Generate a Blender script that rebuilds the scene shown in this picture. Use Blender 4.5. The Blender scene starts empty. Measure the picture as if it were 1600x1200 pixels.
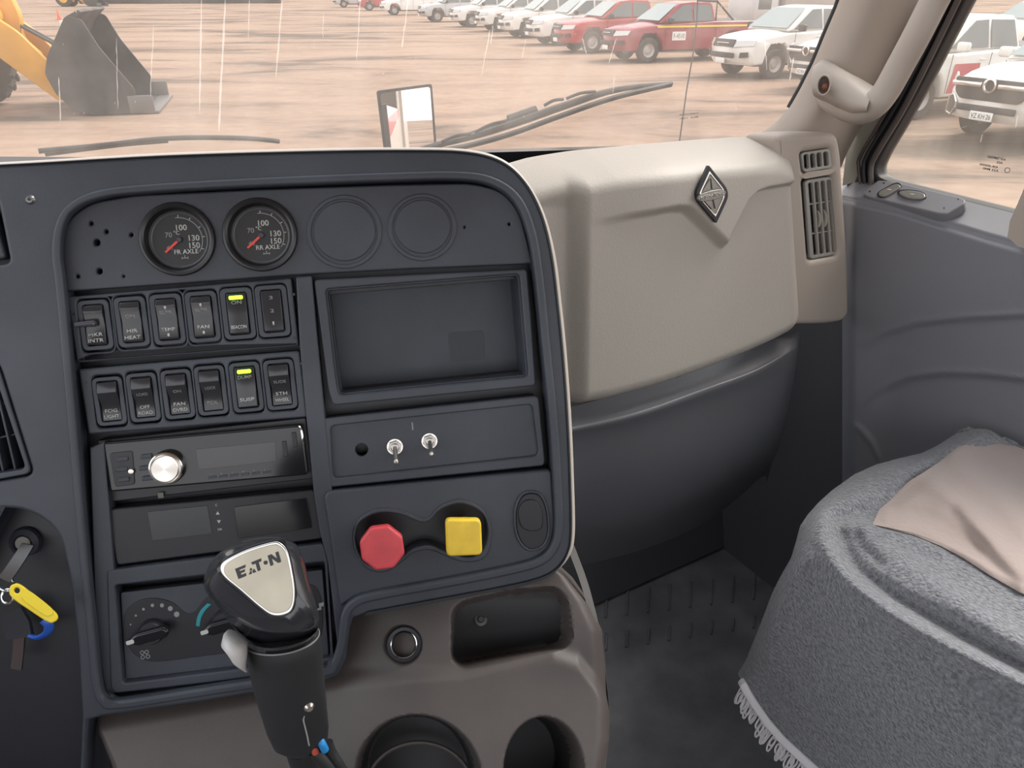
import bpy, bmesh, math, random
import numpy as np
from mathutils import Vector, Matrix
random.seed(7)
S = bpy.context.scene
COL = S.collection
rad = math.radians

# ------------------------------------------------------------------ camera
FPX = 1200.0
PITCH = rad(27.5)
CAM = Vector((0, 0, 1.15))
RT = Vector((1, 0, 0))
FW = Vector((0, math.cos(PITCH), -math.sin(PITCH)))
UP = Vector((0, math.sin(PITCH), math.cos(PITCH)))
cd = bpy.data.cameras.new('camera'); cd.lens = 27.0; cd.sensor_width = 36.0
cd.clip_start = 0.02; cd.clip_end = 600
cam = bpy.data.objects.new('camera', cd); COL.objects.link(cam)
cam.matrix_world = Matrix(((1, 0, 0, CAM.x), (0, math.sin(PITCH), -math.cos(PITCH), CAM.y),
                           (0, math.cos(PITCH), math.sin(PITCH), CAM.z), (0, 0, 0, 1)))
S.camera = cam
# ------------------------------------------------------------------ world, sun, exposure
S.view_settings.view_transform = 'Standard'; S.view_settings.look = 'None'
S.view_settings.gamma = 1.0; S.view_settings.use_curve_mapping = False
S.view_settings.exposure = 1.8
W = bpy.data.worlds.new('overcast_sky'); S.world = W; W.use_nodes = True
wn = W.node_tree.nodes; wl = W.node_tree.links; wn.clear()
wo = wn.new('ShaderNodeOutputWorld'); wb = wn.new('ShaderNodeBackground')
wt = wn.new('ShaderNodeTexCoord'); wsx = wn.new('ShaderNodeSeparateXYZ'); wr = wn.new('ShaderNodeValToRGB')
wl.new(wt.outputs['Generated'], wsx.inputs[0]); wl.new(wsx.outputs['Z'], wr.inputs[0])
wr.color_ramp.elements[0].position = 0.0; wr.color_ramp.elements[0].color = (1.0, .98, .97, 1)
wr.color_ramp.elements[1].position = 0.7; wr.color_ramp.elements[1].color = (.80, .90, 1.0, 1)
wl.new(wr.outputs[0], wb.inputs[0]); wb.inputs[1].default_value = 0.66
wl.new(wb.outputs[0], wo.inputs[0])
sd = bpy.data.lights.new('sun', 'SUN'); sd.energy = 1.6; sd.angle = rad(32); sd.color = (1, .95, .88)
so = bpy.data.objects.new('sun', sd); COL.objects.link(so)
so.rotation_euler = Vector((-.62, -.42, -.82)).to_track_quat('-Z', 'Y').to_euler()   # veiled sun, high and to the right

# ------------------------------------------------------------------ geometry helpers
def ray(px, py): return FW + RT*((px-800)/FPX) - UP*((py-600)/FPX)
def P(px, py, d): return CAM + ray(px, py)*d
def hit(px, py, p0, n):
    r = ray(px, py); return CAM + r*((p0-CAM).dot(n)/r.dot(n))
def camvec(x, y, z): return RT*x - UP*y + FW*z     # (right, down, forward) in camera terms

class Frame:
    """a real plane in the cab: origin, x to the right, y up, z towards the cabin"""
    def __init__(s, o, ex, ey=None, n=None):
        ex = ex.normalized()
        if n is None:
            ey = (ey - ex*ey.dot(ex)).normalized(); n = ex.cross(ey)
        else:
            n = n.normalized(); ex = (ex - n*ex.dot(n)).normalized(); ey = n.cross(ex)
        s.o, s.x, s.y, s.n = o, ex, ey, n
        s.M = Matrix(((ex.x, ey.x, n.x, o.x), (ex.y, ey.y, n.y, o.y), (ex.z, ey.z, n.z, o.z), (0, 0, 0, 1)))
    def uv(s, px, py, h=0.0):
        q = hit(px, py, s.o + s.n*h, s.n) - s.o
        return (q.dot(s.x), q.dot(s.y))
    def pt(s, px, py, h=0.0): return hit(px, py, s.o + s.n*h, s.n)
    def poly(s, pts, h=0.0): return [s.uv(a, b, h) for a, b in pts]
    def at(s, px, py, h=0.0, rot=0.0):
        """matrix of a small frame sitting on this plane at a pixel"""
        q = s.pt(px, py, h)
        return Matrix.Translation(q) @ s.M.to_3x3().to_4x4() @ Matrix.Rotation(rot, 4, 'Z')
    def scale(s, px, py, h=0.0):
        a = s.pt(px-5, py, h); b = s.pt(px+5, py, h); return (b-a).length/10

WM = {}
def place(o, M=None, parent=None):
    M = M if M is not None else Matrix.Identity(4)
    COL.objects.link(o) if o.name not in COL.objects else None
    WM[o.name] = M.copy()
    if parent is not None:
        o.parent = parent; o.matrix_basis = WM[parent.name].inverted() @ M
    else:
        o.matrix_basis = M
    return o
def mesh_obj(name, me, mat, M=None, parent=None, smooth=35):
    o = bpy.data.objects.new(name, me)
    if mat is not None:
        me.materials.clear(); me.materials.append(mat)
    if smooth:
        me.polygons.foreach_set('use_smooth', [True]*len(me.polygons))
        try: me.set_sharp_from_angle(angle=rad(smooth))
        except Exception: pass
    return place(o, M, parent)
def empty(name, M=None):
    o = bpy.data.objects.new(name, None); o.empty_display_size = .02
    return place(o, M)
def tag(o, label=None, cat=None, group=None, kind=None):
    if label: o['label'] = label
    if cat: o['category'] = cat
    if group: o['group'] = group
    if kind: o['kind'] = kind
    return o

def pydata(v, f):
    me = bpy.data.meshes.new('m'); me.from_pydata([tuple(a) for a in v], [], f); me.update(); return me
def bm_mesh(bm, norm=True):
    if norm: bmesh.ops.recalc_face_normals(bm, faces=bm.faces)
    me = bpy.data.meshes.new('m'); bm.to_mesh(me); bm.free(); return me
def join(meshes):
    """several shells of ONE part as one mesh: list of (mesh, matrix)"""
    bm = bmesh.new()
    for me, M in meshes:
        t = bmesh.new(); t.from_mesh(me)
        if M is not None: t.transform(M)
        tm = bpy.data.meshes.new('t'); t.to_mesh(tm); t.free(); bm.from_mesh(tm); bpy.data.meshes.remove(tm)
    return bm_mesh(bm, False)

def rnd(pts, r, seg=6):
    """closed polygon with rounded corners; r one radius or a list"""
    n = len(pts); out = []
    rs = r if isinstance(r, (list, tuple)) else [r]*n
    for i in range(n):
        p = Vector(pts[i]); a = Vector(pts[i-1]); b = Vector(pts[(i+1) % n]); ri = rs[i]
        if ri <= 0: out.append(tuple(p)); continue
        da = (a-p); db = (b-p); la, lb = da.length, db.length
        if la < 1e-9 or lb < 1e-9: continue
        k = min(ri, la*.48, lb*.48); s = p + da/la*k; e = p + db/lb*k
        for j in range(seg+1):
            t = j/seg; out.append(tuple(s*(1-t)**2 + p*2*t*(1-t) + e*t*t))
    return out
def catmull(pts, n=8, closed=False):
    out = []; m = len(pts); V = [Vector(p) for p in pts]
    rng = range(m if closed else m-1)
    for i in rng:
        if closed: p0, p1, p2, p3 = V[i-1], V[i], V[(i+1) % m], V[(i+2) % m]
        else: p0, p1, p2, p3 = V[max(i-1, 0)], V[i], V[i+1], V[min(i+2, m-1)]
        for j in range(n):
            t = j/n
            out.append(0.5*((2*p1) + (p2-p0)*t + (2*p0-5*p1+4*p2-p3)*t*t + (3*p1-p0-3*p2+p3)*t*t*t))
    if not closed: out.append(V[-1])
    return out
def offset_poly(pts, d):
    """shift a closed polygon along its normals (d>0 inwards for counter-clockwise)"""
    n = len(pts); out = []
    area = sum(pts[i][0]*pts[(i+1) % n][1]-pts[(i+1) % n][0]*pts[i][1] for i in range(n))
    sg = 1 if area > 0 else -1
    for i in range(n):
        a = Vector(pts[i-1][:2]); b = Vector(pts[(i+1) % n][:2]); t = (b-a)
        if t.length < 1e-9: out.append(pts[i]); continue
        t.normalize(); out.append((pts[i][0]-t.y*d*sg, pts[i][1]+t.x*d*sg))
    return out
def plate(outer, holes=(), z0=-.003, z1=0., bev=.001, res=2):
    cu = bpy.data.curves.new('c', 'CURVE'); cu.dimensions = '2D'; cu.fill_mode = 'BOTH'
    for loop in [outer]+list(holes):
        sp = cu.splines.new('POLY'); sp.points.add(len(loop)-1)
        for i, p in enumerate(loop): sp.points[i].co = (p[0], p[1], 0, 1)
        sp.use_cyclic_u = True
    h = (z1-z0)/2; bev = min(bev, h*.98)
    cu.bevel_depth = bev; cu.bevel_resolution = res; cu.extrude = max(h-bev, 0); cu.offset = -bev
    o = bpy.data.objects.new('c', cu)
    me = bpy.data.meshes.new_from_object(o)
    bpy.data.objects.remove(o); bpy.data.curves.remove(cu)
    me.transform(Matrix.Translation((0, 0, (z0+z1)/2))); return me
def text_mesh(s, width=None, height=None, depth=.0001, align='CENTER', bold=0):
    cu = bpy.data.curves.new('t', 'FONT'); cu.body = s; cu.align_x = align; cu.align_y = 'CENTER'
    cu.extrude = 0.0; cu.offset = bold; cu.resolution_u = 3
    o = bpy.data.objects.new('t', cu); me = bpy.data.meshes.new_from_object(o)
    bpy.data.objects.remove(o); bpy.data.curves.remove(cu)
    xs = [v.co.x for v in me.vertices]; ys = [v.co.y for v in me.vertices]
    w = max(xs)-min(xs); h = max(ys)-min(ys)
    cx = (max(xs)+min(xs))/2 if align == 'CENTER' else min(xs); cy = (max(ys)+min(ys))/2
    sx = width/w if width else height/h; sy = height/h if height else sx
    me.transform(Matrix.Diagonal((sx, sy, 1, 1)) @ Matrix.Translation((-cx, -cy, 0)))
    bm = bmesh.new(); bm.from_mesh(me); bpy.data.meshes.remove(me)
    r = bmesh.ops.extrude_face_region(bm, geom=bm.faces[:])
    bmesh.ops.translate(bm, vec=(0, 0, depth), verts=[v for v in r['geom'] if isinstance(v, bmesh.types.BMVert)])
    return bm_mesh(bm)
def box(sx, sy, sz, bev=0., seg=2, c=(0, 0, 0)):
    bm = bmesh.new(); bmesh.ops.create_cube(bm, size=1); bmesh.ops.scale(bm, vec=(sx, sy, sz), verts=bm.verts)
    if bev > 0: bmesh.ops.bevel(bm, geom=bm.edges[:], offset=bev, segments=seg, profile=.5, affect='EDGES')
    bmesh.ops.translate(bm, vec=c, verts=bm.verts); return bm_mesh(bm)
def lathe(prof, seg=32, cap=True):
    """profile [(r,z)] turned about z"""
    v = []; f = []; n = len(prof)
    for i in range(seg):
        a = 2*math.pi*i/seg
        for r, z in prof: v.append((r*math.cos(a), r*math.sin(a), z))
    for i in range(seg):
        j = (i+1) % seg
        for k in range(n-1): f.append((i*n+k, j*n+k, j*n+k+1, i*n+k+1))
    if cap:
        if prof[0][0] > 1e-6: f.append(tuple(i*n for i in range(seg))[::-1])
        if prof[-1][0] > 1e-6: f.append(tuple(i*n+n-1 for i in range(seg)))
    bm = bmesh.new(); me = pydata(v, f); bm.from_mesh(me); bmesh.ops.remove_doubles(bm, verts=bm.verts, dist=1e-7)
    return bm_mesh(bm)
def tube(pts, r, seg=12, closed=False, flat=1.0):
    """round bar along points; r number or list"""
    pts = [Vector(p) for p in pts]; n = len(pts); rs = r if isinstance(r, (list, tuple)) else [r]*n
    v = []; f = []; up = None
    for i in range(n):
        a = pts[i-1] if (i > 0 or closed) else pts[i]; b = pts[(i+1) % n] if (i < n-1 or closed) else pts[i]
        t = (b-a).normalized()
        if up is None: up = t.orthogonal().normalized()
        up = (up - t*up.dot(t)).normalized(); s = t.cross(up)
        for k in range(seg):
            an = 2*math.pi*k/seg; v.append(pts[i] + up*math.cos(an)*rs[i] + s*math.sin(an)*rs[i]*flat)
    for i in range(n if closed else n-1):
        j = (i+1) % n
        for k in range(seg): f.append((i*seg+k, i*seg+(k+1) % seg, j*seg+(k+1) % seg, j*seg+k))
    if not closed:
        f.append(tuple(range(seg))[::-1]); f.append(tuple((n-1)*seg+k for k in range(seg)))
    return pydata(v, f)
def ribbon(pts, w, n, t):
    """flat bar along points: w half width, n normal, t thickness"""
    v = []; f = []; m = len(pts)
    for i in range(m):
        a = pts[max(i-1, 0)]; b = pts[min(i+1, m-1)]; d = (b-a).normalized(); s = d.cross(n).normalized()
        for q in (s*w, -s*w): v += [pts[i]+q, pts[i]+q+n*t]
    for i in range(m-1):
        a, b = 4*i, 4*i+4
        f += [(a, a+1, b+1, b), (a+2, b+2, b+3, a+3), (a+1, a+3, b+3, b+1), (a, b, b+2, a+2)]
    f += [(0, 2, 3, 1), (4*m-4, 4*m-3, 4*m-1, 4*m-2)]
    return pydata(v, f)
def grid_mesh(fn, nu, nv, closed_u=False):
    v = []; f = []
    for j in range(nv+1):
        for i in range(nu+1): v.append(fn(i/nu, j/nv))
    for j in range(nv):
        for i in range(nu):
            a = j*(nu+1)+i; f.append((a, a+nu+1, a+nu+2, a+1))
    return pydata(v, f)
def solid(me, t):
    """give a sheet thickness t behind its faces, closed at the rim"""
    bm = bmesh.new(); bm.from_mesh(me); bm.normal_update()
    vs = bm.verts[:]; nm = [v.normal.copy() for v in vs]
    bnd = [e for e in bm.edges if e.is_boundary]
    fs = bm.faces[:]; mp = {}
    for v, n_ in zip(vs, nm): mp[v] = bm.verts.new(v.co - n_*t)
    for fc in fs: bm.faces.new([mp[v] for v in reversed(fc.verts)])
    for e in bnd:
        a, b = e.verts; l = e.link_loops[0]
        if l.vert is a: bm.faces.new((b, a, mp[a], mp[b]))
        else: bm.faces.new((a, b, mp[b], mp[a]))
    return bm_mesh(bm, False)
def net(rows, nu=10, nv=6):
    """smooth surface through rows of 3-D points"""
    R_ = [catmull(r, nu) for r in rows]; m = len(R_[0]); cols = [catmull([R_[k][i] for k in range(len(R_))], nv) for i in range(m)]
    h = len(cols[0]); v = [cols[i][j] for j in range(h) for i in range(m)]
    f = [(j*m+i, (j+1)*m+i, (j+1)*m+i+1, j*m+i+1) for j in range(h-1) for i in range(m-1)]
    return pydata(v, f)
class RBF:
    """thin-plate surface through scattered (u, v, value) samples"""
    def __init__(s, pts, k=400.):
        s.k = k; A = np.array(pts, float); s.c = A[:, :2]/k; n = len(A)
        d = np.linalg.norm(s.c[:, None]-s.c[None], axis=2); K = np.where(d > 0, d*d*np.log(d+1e-12), 0)
        Q = np.hstack([np.ones((n, 1)), s.c]); L = np.zeros((n+3, n+3)); L[:n, :n] = K + np.eye(n)*1e-5; L[:n, n:] = Q; L[n:, :n] = Q.T
        s.w = np.linalg.solve(L, np.concatenate([A[:, 2], np.zeros(3)]))
    def __call__(s, x, y):
        q = np.array([x, y])/s.k; d = np.linalg.norm(s.c-q, axis=1); K = np.where(d > 0, d*d*np.log(d+1e-12), 0)
        return float(K @ s.w[:-3] + s.w[-3] + s.w[-2:] @ q)
def sstep(a, b, x):
    t = max(0., min(1., (x-a)/(b-a))); return t*t*(3-2*t)
def seg_dist(x, y, line):
    """distance to an open polyline and position 0..1 along it"""
    best = 1e9; bt = 0; n = len(line)-1
    for i in range(n):
        ax, ay = line[i]; bx, by = line[i+1]; dx, dy = bx-ax, by-ay
        t = max(0, min(1, ((x-ax)*dx+(y-ay)*dy)/(dx*dx+dy*dy+1e-9)))
        d = math.hypot(x-ax-dx*t, y-ay-dy*t)
        if d < best: best, bt = d, (i+t)/n
    return best, bt
def inside(x, y, poly):
    c = False; n = len(poly); j = n-1
    for i in range(n):
        xi, yi = poly[i]; xj, yj = poly[j]
        if (yi > y) != (yj > y) and x < (xj-xi)*(y-yi)/(yj-yi)+xi: c = not c
        j = i
    return c
def sdf(x, y, poly):
    d, _ = seg_dist(x, y, list(poly)+[poly[0]]); return -d if inside(x, y, poly) else d
def curve_at(pts, x):
    """y of a left-to-right pixel curve at x"""
    for i in range(len(pts)-1):
        if x <= pts[i+1][0] or i == len(pts)-2:
            a, b = pts[i], pts[i+1]; return a[1]+(b[1]-a[1])*(x-a[0])/(b[0]-a[0])
def along(pts, t):
    """point at fraction t of a polyline, by length"""
    L = [0]
    for i in range(len(pts)-1): L.append(L[-1]+math.dist(pts[i], pts[i+1]))
    q = t*L[-1]
    for i in range(len(pts)-1):
        if q <= L[i+1] or i == len(pts)-2:
            k = (q-L[i])/(L[i+1]-L[i]+1e-12); return tuple(pts[i][c]+(pts[i+1][c]-pts[i][c])*k for c in range(len(pts[i])))

# ------------------------------------------------------------------ materials
MATS = {}
def mat(name, col, rough=.5, metal=0., bump=0., bscale=400., spec=.5, emit=None, es=1., coat=0., var=0., vscale=6., col2=None, sheen=0., bdist=.001, detail=2.):
    if name in MATS: return MATS[name]
    m = bpy.data.materials.new(name); m.use_nodes = True; nt = m.node_tree; b = nt.nodes['Principled BSDF']
    b.inputs['Base Color'].default_value = (*col, 1); b.inputs['Roughness'].default_value = rough
    b.inputs['Metallic'].default_value = metal; b.inputs['Specular IOR Level'].default_value = spec
    if coat: b.inputs['Coat Weight'].default_value = coat
    if sheen: b.inputs['Sheen Weight'].default_value = sheen; b.inputs['Sheen Roughness'].default_value = .5
    if emit: b.inputs['Emission Color'].default_value = (*emit, 1); b.inputs['Emission Strength'].default_value = es
    tc = nt.nodes.new('ShaderNodeTexCoord')
    if bump:
        n = nt.nodes.new('ShaderNodeTexNoise'); n.inputs['Scale'].default_value = bscale; n.inputs['Detail'].default_value = detail
        bp = nt.nodes.new('ShaderNodeBump'); bp.inputs['Strength'].default_value = bump; bp.inputs['Distance'].default_value = bdist
        nt.links.new(tc.outputs['Object'], n.inputs['Vector']); nt.links.new(n.outputs['Fac'], bp.inputs['Height'])
        nt.links.new(bp.outputs[0], b.inputs['Normal'])
    if var:
        n = nt.nodes.new('ShaderNodeTexNoise'); n.inputs['Scale'].default_value = vscale; n.inputs['Detail'].default_value = 5
        r = nt.nodes.new('ShaderNodeValToRGB'); r.color_ramp.elements[0].position = .35; r.color_ramp.elements[1].position = .68
        r.color_ramp.elements[0].color = (*[c*(1-var) for c in col], 1)
        r.color_ramp.elements[1].color = (*(col2 or [c*(1+var) for c in col]), 1)
        nt.links.new(tc.outputs['Object'], n.inputs['Vector']); nt.links.new(n.outputs['Fac'], r.inputs[0]); nt.links.new(r.outputs[0], b.inputs['Base Color'])
    MATS[name] = m; return m
DARK = mat('dark_dash_plastic', (.043, .048, .061), .46, bump=.35, bscale=1400, bdist=.0004, var=.22, vscale=9)
DARK2 = mat('dark_console_plastic', (.076, .062, .057), .48, bump=.45, bscale=1200, bdist=.0004, var=.15, vscale=8)
BLACK = mat('black_plastic', (.016, .016, .020), .4, bump=.2, bscale=1500, bdist=.0003)
GLOSSY = mat('gloss_black', (.010, .010, .012), .14)
DOORM = mat('door_grey_plastic', (.20, .20, .22), .5, bump=.4, bscale=1000, bdist=.0005)
RUBBER = mat('black_rubber', (.018, .018, .020), .55)
BEIGE = mat('taupe_dash_plastic', (.39, .352, .308), .5, bump=.5, bscale=330, bdist=.0007, detail=4)
BEIGE2 = mat('taupe_trim_plastic', (.38, .325, .28), .5, bump=.2, bscale=900, bdist=.0004)
LETTER = mat('white_print', (.50, .50, .48), .5)
LETTERD = mat('worn_grey_print', (.27, .27, .27), .5)
CHROME = mat('chrome', (.75, .73, .70), .14, 1.)
STEEL = mat('brushed_steel', (.70, .65, .60), .28, 1.)
GREEN = mat('green_indicator', (.2, .8, .02), .4, emit=(.38, 1, .02), es=1.3)
REDN = mat('red_needle', (.75, .07, .05), .4)
# ------------------------------------------------------------------ cab axes
LAT = Vector((.862, .507, 0))      # truck's right
FWD = Vector((-.507, .862, 0))     # truck's forward
ZUP = Vector((0, 0, 1))
GZ = -1.15                         # ground under the cab floor
def ground(px, py): return hit(px, py, Vector((0, 0, GZ)), ZUP)

# ------------------------------------------------------------------ outside: sandy yard
def yard_material():
    m = bpy.data.materials.new('sandy_yard'); m.use_nodes = True; nt = m.node_tree; b = nt.nodes['Principled BSDF']; L = nt.links
    b.inputs['Roughness'].default_value = .95; b.inputs['Specular IOR Level'].default_value = .1
    tc = nt.nodes.new('ShaderNodeTexCoord'); mp = nt.nodes.new('ShaderNodeMapping')
    mp.inputs['Rotation'].default_value = (0, 0, rad(-12)); mp.inputs['Scale'].default_value = (.14, .34, 1)
    L.new(tc.outputs['Object'], mp.inputs[0])
    n = nt.nodes.new('ShaderNodeTexNoise'); n.inputs['Scale'].default_value = 1.0; n.inputs['Detail'].default_value = 8; n.inputs['Roughness'].default_value = .62
    n.inputs['Distortion'].default_value = .6
    L.new(mp.outputs[0], n.inputs['Vector'])
    r = nt.nodes.new('ShaderNodeValToRGB'); e = r.color_ramp.elements
    e[0].position = .38; e[0].color = (.13, .100, .078, 1); e[1].position = .60; e[1].color = (.36, .255, .190, 1)
    x = r.color_ramp.elements.new(.46); x.color = (.28, .197, .150, 1)
    L.new(n.outputs['Fac'], r.inputs[0])
    n2 = nt.nodes.new('ShaderNodeTexNoise'); n2.inputs['Scale'].default_value = 3.5; n2.inputs['Detail'].default_value = 6
    L.new(tc.outputs['Object'], n2.inputs['Vector'])
    mx = nt.nodes.new('ShaderNodeMix'); mx.data_type = 'RGBA'; mx.blend_type = 'MULTIPLY'; mx.inputs[0].default_value = .35
    L.new(r.outputs[0], mx.inputs[6]); L.new(n2.outputs['Color'], mx.inputs[7])
    r2 = nt.nodes.new('ShaderNodeValToRGB'); r2.color_ramp.elements[0].position = .3; r2.color_ramp.elements[0].color = (.6, .6, .6, 1); r2.color_ramp.elements[1].position = .6
    L.new(n2.outputs['Fac'], r2.inputs[0]); L.new(r2.outputs[0], mx.inputs[7])
    L.new(mx.outputs[2], b.inputs['Base Color'])
    bp = nt.nodes.new('ShaderNodeBump'); bp.inputs['Strength'].default_value = .6; bp.inputs['Distance'].default_value = .08
    L.new(n.outputs['Fac'], bp.inputs['Height']); L.new(bp.outputs[0], b.inputs['Normal'])
    return m
gm = pydata([(-160, -220, GZ), (160, -220, GZ), (160, 220, GZ), (-160, 220, GZ)], [(0, 1, 2, 3)])
tag(mesh_obj('ground', gm, yard_material(), smooth=0), 'wide sandy yard of pale rutted dirt outside the cab', 'ground', kind='structure')

# ------------------------------------------------------------------ pickups
WPAINT = mat('white_car_paint', (.80, .78, .74), .3, coat=.5)
SILVER = mat('silver_car_paint', (.50, .50, .50), .3, metal=.3, coat=.5)
RPAINT = mat('red_car_paint', (.27, .018, .032), .3, coat=.5)
RPAINT2 = mat('bright_red_car_paint', (.42, .035, .035), .3, coat=.5)
CGLASS = mat('dark_car_glass', (.11, .13, .13), .1, spec=.8)
CGLASS2 = mat('pale_car_windscreen', (.30, .36, .35), .12, spec=.9)
TYRE = mat('dusty_tyre_rubber', (.05, .045, .043), .85)
WHEELM = mat('grey_steel_wheel', (.45, .42, .39), .45, metal=.3)
TRIMB = mat('car_black_trim', (.035, .035, .037), .5)
LAMPM = mat('headlamp_glass', (.62, .62, .60), .12, spec=.9)
YELST = mat('yellow_stripe', (.85, .68, .05), .45)
PLATEM = mat('white_plate', (.82, .82, .80), .5)
REDST = mat('red_door_panel', (.60, .09, .11), .45)
RZX = Matrix(((1, 0, 0, 0), (0, 0, -1, 0), (0, 1, 0, 0), (0, 0, 0, 1)))      # profile (x,z) -> world, width along y

def arc(cx, cz, r, a0, a1, n=10):
    return [(cx+r*math.cos(rad(a0+(a1-a0)*i/n)), cz+r*math.sin(rad(a0+(a1-a0)*i/n))) for i in range(n+1)]
def quad3(a, b, c, d, t=.012):
    n = (Vector(b)-Vector(a)).cross(Vector(d)-Vector(a)).normalized()*t
    v = [Vector(q) for q in (a, b, c, d)]; v += [q+n for q in v]
    return pydata(v, [(3, 2, 1, 0), (4, 5, 6, 7), (0, 1, 5, 4), (1, 2, 6, 5), (2, 3, 7, 6), (3, 0, 4, 7)])
def shape_nose(me):
    for v in me.vertices:
        x, y, z = v.co
        k = sstep(1.5, 2.65, x)
        v.co.x = x - .30*k*(abs(y)/.92)**2.2
        v.co.y = y*(1-.07*k) * (1-.06*sstep(.75, 1.2, z))
        if x > 1.1 and z > .95: v.co.z = z - .07*(abs(y)/.92)**2
def make_pickup(label, paint, front='plain', cab='double', stripe=False, doorpanel=False, group='parked pickups'):
    R_ = empty('pickup_truck'); tag(R_, label, 'pickup truck', group)
    top = [(2.50, 1.02), (2.2, 1.10), (1.35, 1.19), (1.2, 1.20)]
    # sill between the arches, drawn clockwise from the tail
    prof = ([(2.50, .36), (2.62, .48), (2.64, .78), (2.56, .98)] + top + [(-.95, 1.22), (-2.62, 1.22), (-2.68, 1.15), (-2.68, .55), (-2.55, .50), (-2.14, .50)]
            + arc(-1.62, .42, .50, 170, 10, 10) + [(-1.10, .38), (1.02, .38)] + arc(1.55, .42, .50, 170, 10, 10) + [(2.10, .38)])
    body = plate(prof, (), -.92, .92, .06, 3); body.transform(RZX)
    # cut the long faces so that the nose can be shaped
    bm = bmesh.new(); bm.from_mesh(body)
    for yy in (-.7, -.45, -.2, 0, .2, .45, .7):
        bmesh.ops.bisect_plane(bm, geom=bm.verts[:]+bm.edges[:]+bm.faces[:], plane_co=(0, yy, 0), plane_no=(0, 1, 0))
    for xx in (1.3, 1.6, 1.9, 2.2, 2.4):
        bmesh.ops.bisect_plane(bm, geom=bm.verts[:]+bm.edges[:]+bm.faces[:], plane_co=(xx, 0, 0), plane_no=(1, 0, 0))
    body = bm_mesh(bm, False); shape_nose(body)
    B = mesh_obj('body', body, paint, None, R_, 40)
    x_back = -.95 if cab == 'double' else -.25
    # greenhouse: shell of roof and pillars, panes sit in it
    b0, r0, r1, b1 = 1.22, .42, x_back+.12, x_back
    hb, hr, zb, zr = .84, .66, 1.17, 1.78
    v = []
    for x, hw, z in ((b0, hb, zb), (r0, hr, zr-.05), (r0-.5, hr+.01, zr), (r1, hr, zr-.02), (b1, hb-.02, zb)):
        v += [(x, -hw, z), (x, -hw*.55, z+.015), (x, hw*.55, z+.015), (x, hw, z)]
    f = [(4*i+k, 4*i+k+1, 4*i+5+k, 4*i+4+k) for i in range(4) for k in range(3)] + [(0, 4, 8, 12, 16), (3, 19, 15, 11, 7), (0, 16, 17, 18, 19, 3, 2, 1)]
    bm = bmesh.new(); bm.from_mesh(pydata(v, f)); bmesh.ops.recalc_face_normals(bm, faces=bm.faces)
    bmesh.ops.bevel(bm, geom=[e for e in bm.edges if e.calc_face_angle(0) > .5], offset=.045, segments=2, affect='EDGES')
    mesh_obj('cabin', bm_mesh(bm), paint, None, R_, 40)
    def side(x, t, s, out=.012):      # point on the side of the greenhouse, t 0 belt .. 1 roof
        return (x, s*(hb+(hr-hb)*t+out), zb+(zr-zb)*t)
    wins = [[(.98, .10), (.30, .86), (-.02, .88), (-.02, .10)]]
    if cab == 'double': wins.append([(-.10, .10), (-.10, .88), (-.72, .86), (-.82, .10)])
    for s in (1, -1):
        for w in wins:
            q = [side(x, t, s) for x, t in w]
            if s < 0: q = q[::-1]
            mesh_obj('side_window', quad3(*q, t=.01), CGLASS, None, R_, 0)
    ws = [(1.16, -.76, zb+.06), (1.16, .76, zb+.06), (.47, .60, zr-.075), (.47, -.60, zr-.075)]
    mesh_obj('windscreen', quad3(*[(a+.015, b, c+.02) for a, b, c in ws], t=.012), CGLASS2, None, R_, 0)
    # front end
    fx = 2.645
    if front == 'plain':
        gr = [(fx-.02, -.40, .80), (fx-.02, .40, .80), (fx-.10, .42, .98), (fx-.10, -.42, .98)]
        mesh_obj('grille', quad3(*gr, t=.03), TRIMB, None, R_, 0)
        mesh_obj('grille_bar', box(.03, .5, .025, .008, c=(fx+.0, 0, .90)), CHROME, None, R_)
        mesh_obj('lower_grille', box(.05, .95, .13, .02, c=(fx-.01, 0, .60)), TRIMB, None, R_)
        for s in (1, -1):
            mesh_obj('headlight', quad3(*([(fx-.03, s*.42, .80), (fx-.33, s*.86, .84), (fx-.42, s*.87, .97), (fx-.12, s*.44, .95)][::s]), t=.03), LAMPM, None, R_, 0)
            mesh_obj('fog_recess', quad3(*([(fx-.10, s*.60, .55), (fx-.24, s*.80, .57), (fx-.22, s*.80, .70), (fx-.10, s*.62, .68)][::s]), t=.03), TRIMB, None, R_, 0)
    else:
        mesh_obj('grille', plate(rnd([(-.58, .78), (-.48, .68), (.48, .68), (.58, .78), (.62, 1.0), (-.62, 1.0)], .05), (), -.02, .03, .01), TRIMB,
                 Matrix.Translation((fx-.03, 0, 0)) @ Matrix(((0, 0, 1, 0), (1, 0, 0, 0), (0, 1, 0, 0), (0, 0, 0, 1))), R_)
        [mesh_obj('grille_bar', box(.05, .50, .075, .02, c=(fx+.03, s*.38, .91)), CHROME, None, R_) for s in (1, -1)]
        bd = mesh_obj('badge', lathe([(.085, 0), (.11, .015), (.11, .03), (.085, .035), (.075, .02)], 24, False), CHROME, Matrix.Translation((fx+.02, 0, .91)) @ Matrix.Rotation(rad(90), 4, 'Y'), R_)
        mesh_obj('lower_grille', box(.05, .98, .10, .02, c=(fx-.0, 0, .56)), TRIMB, None, R_)
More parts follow.
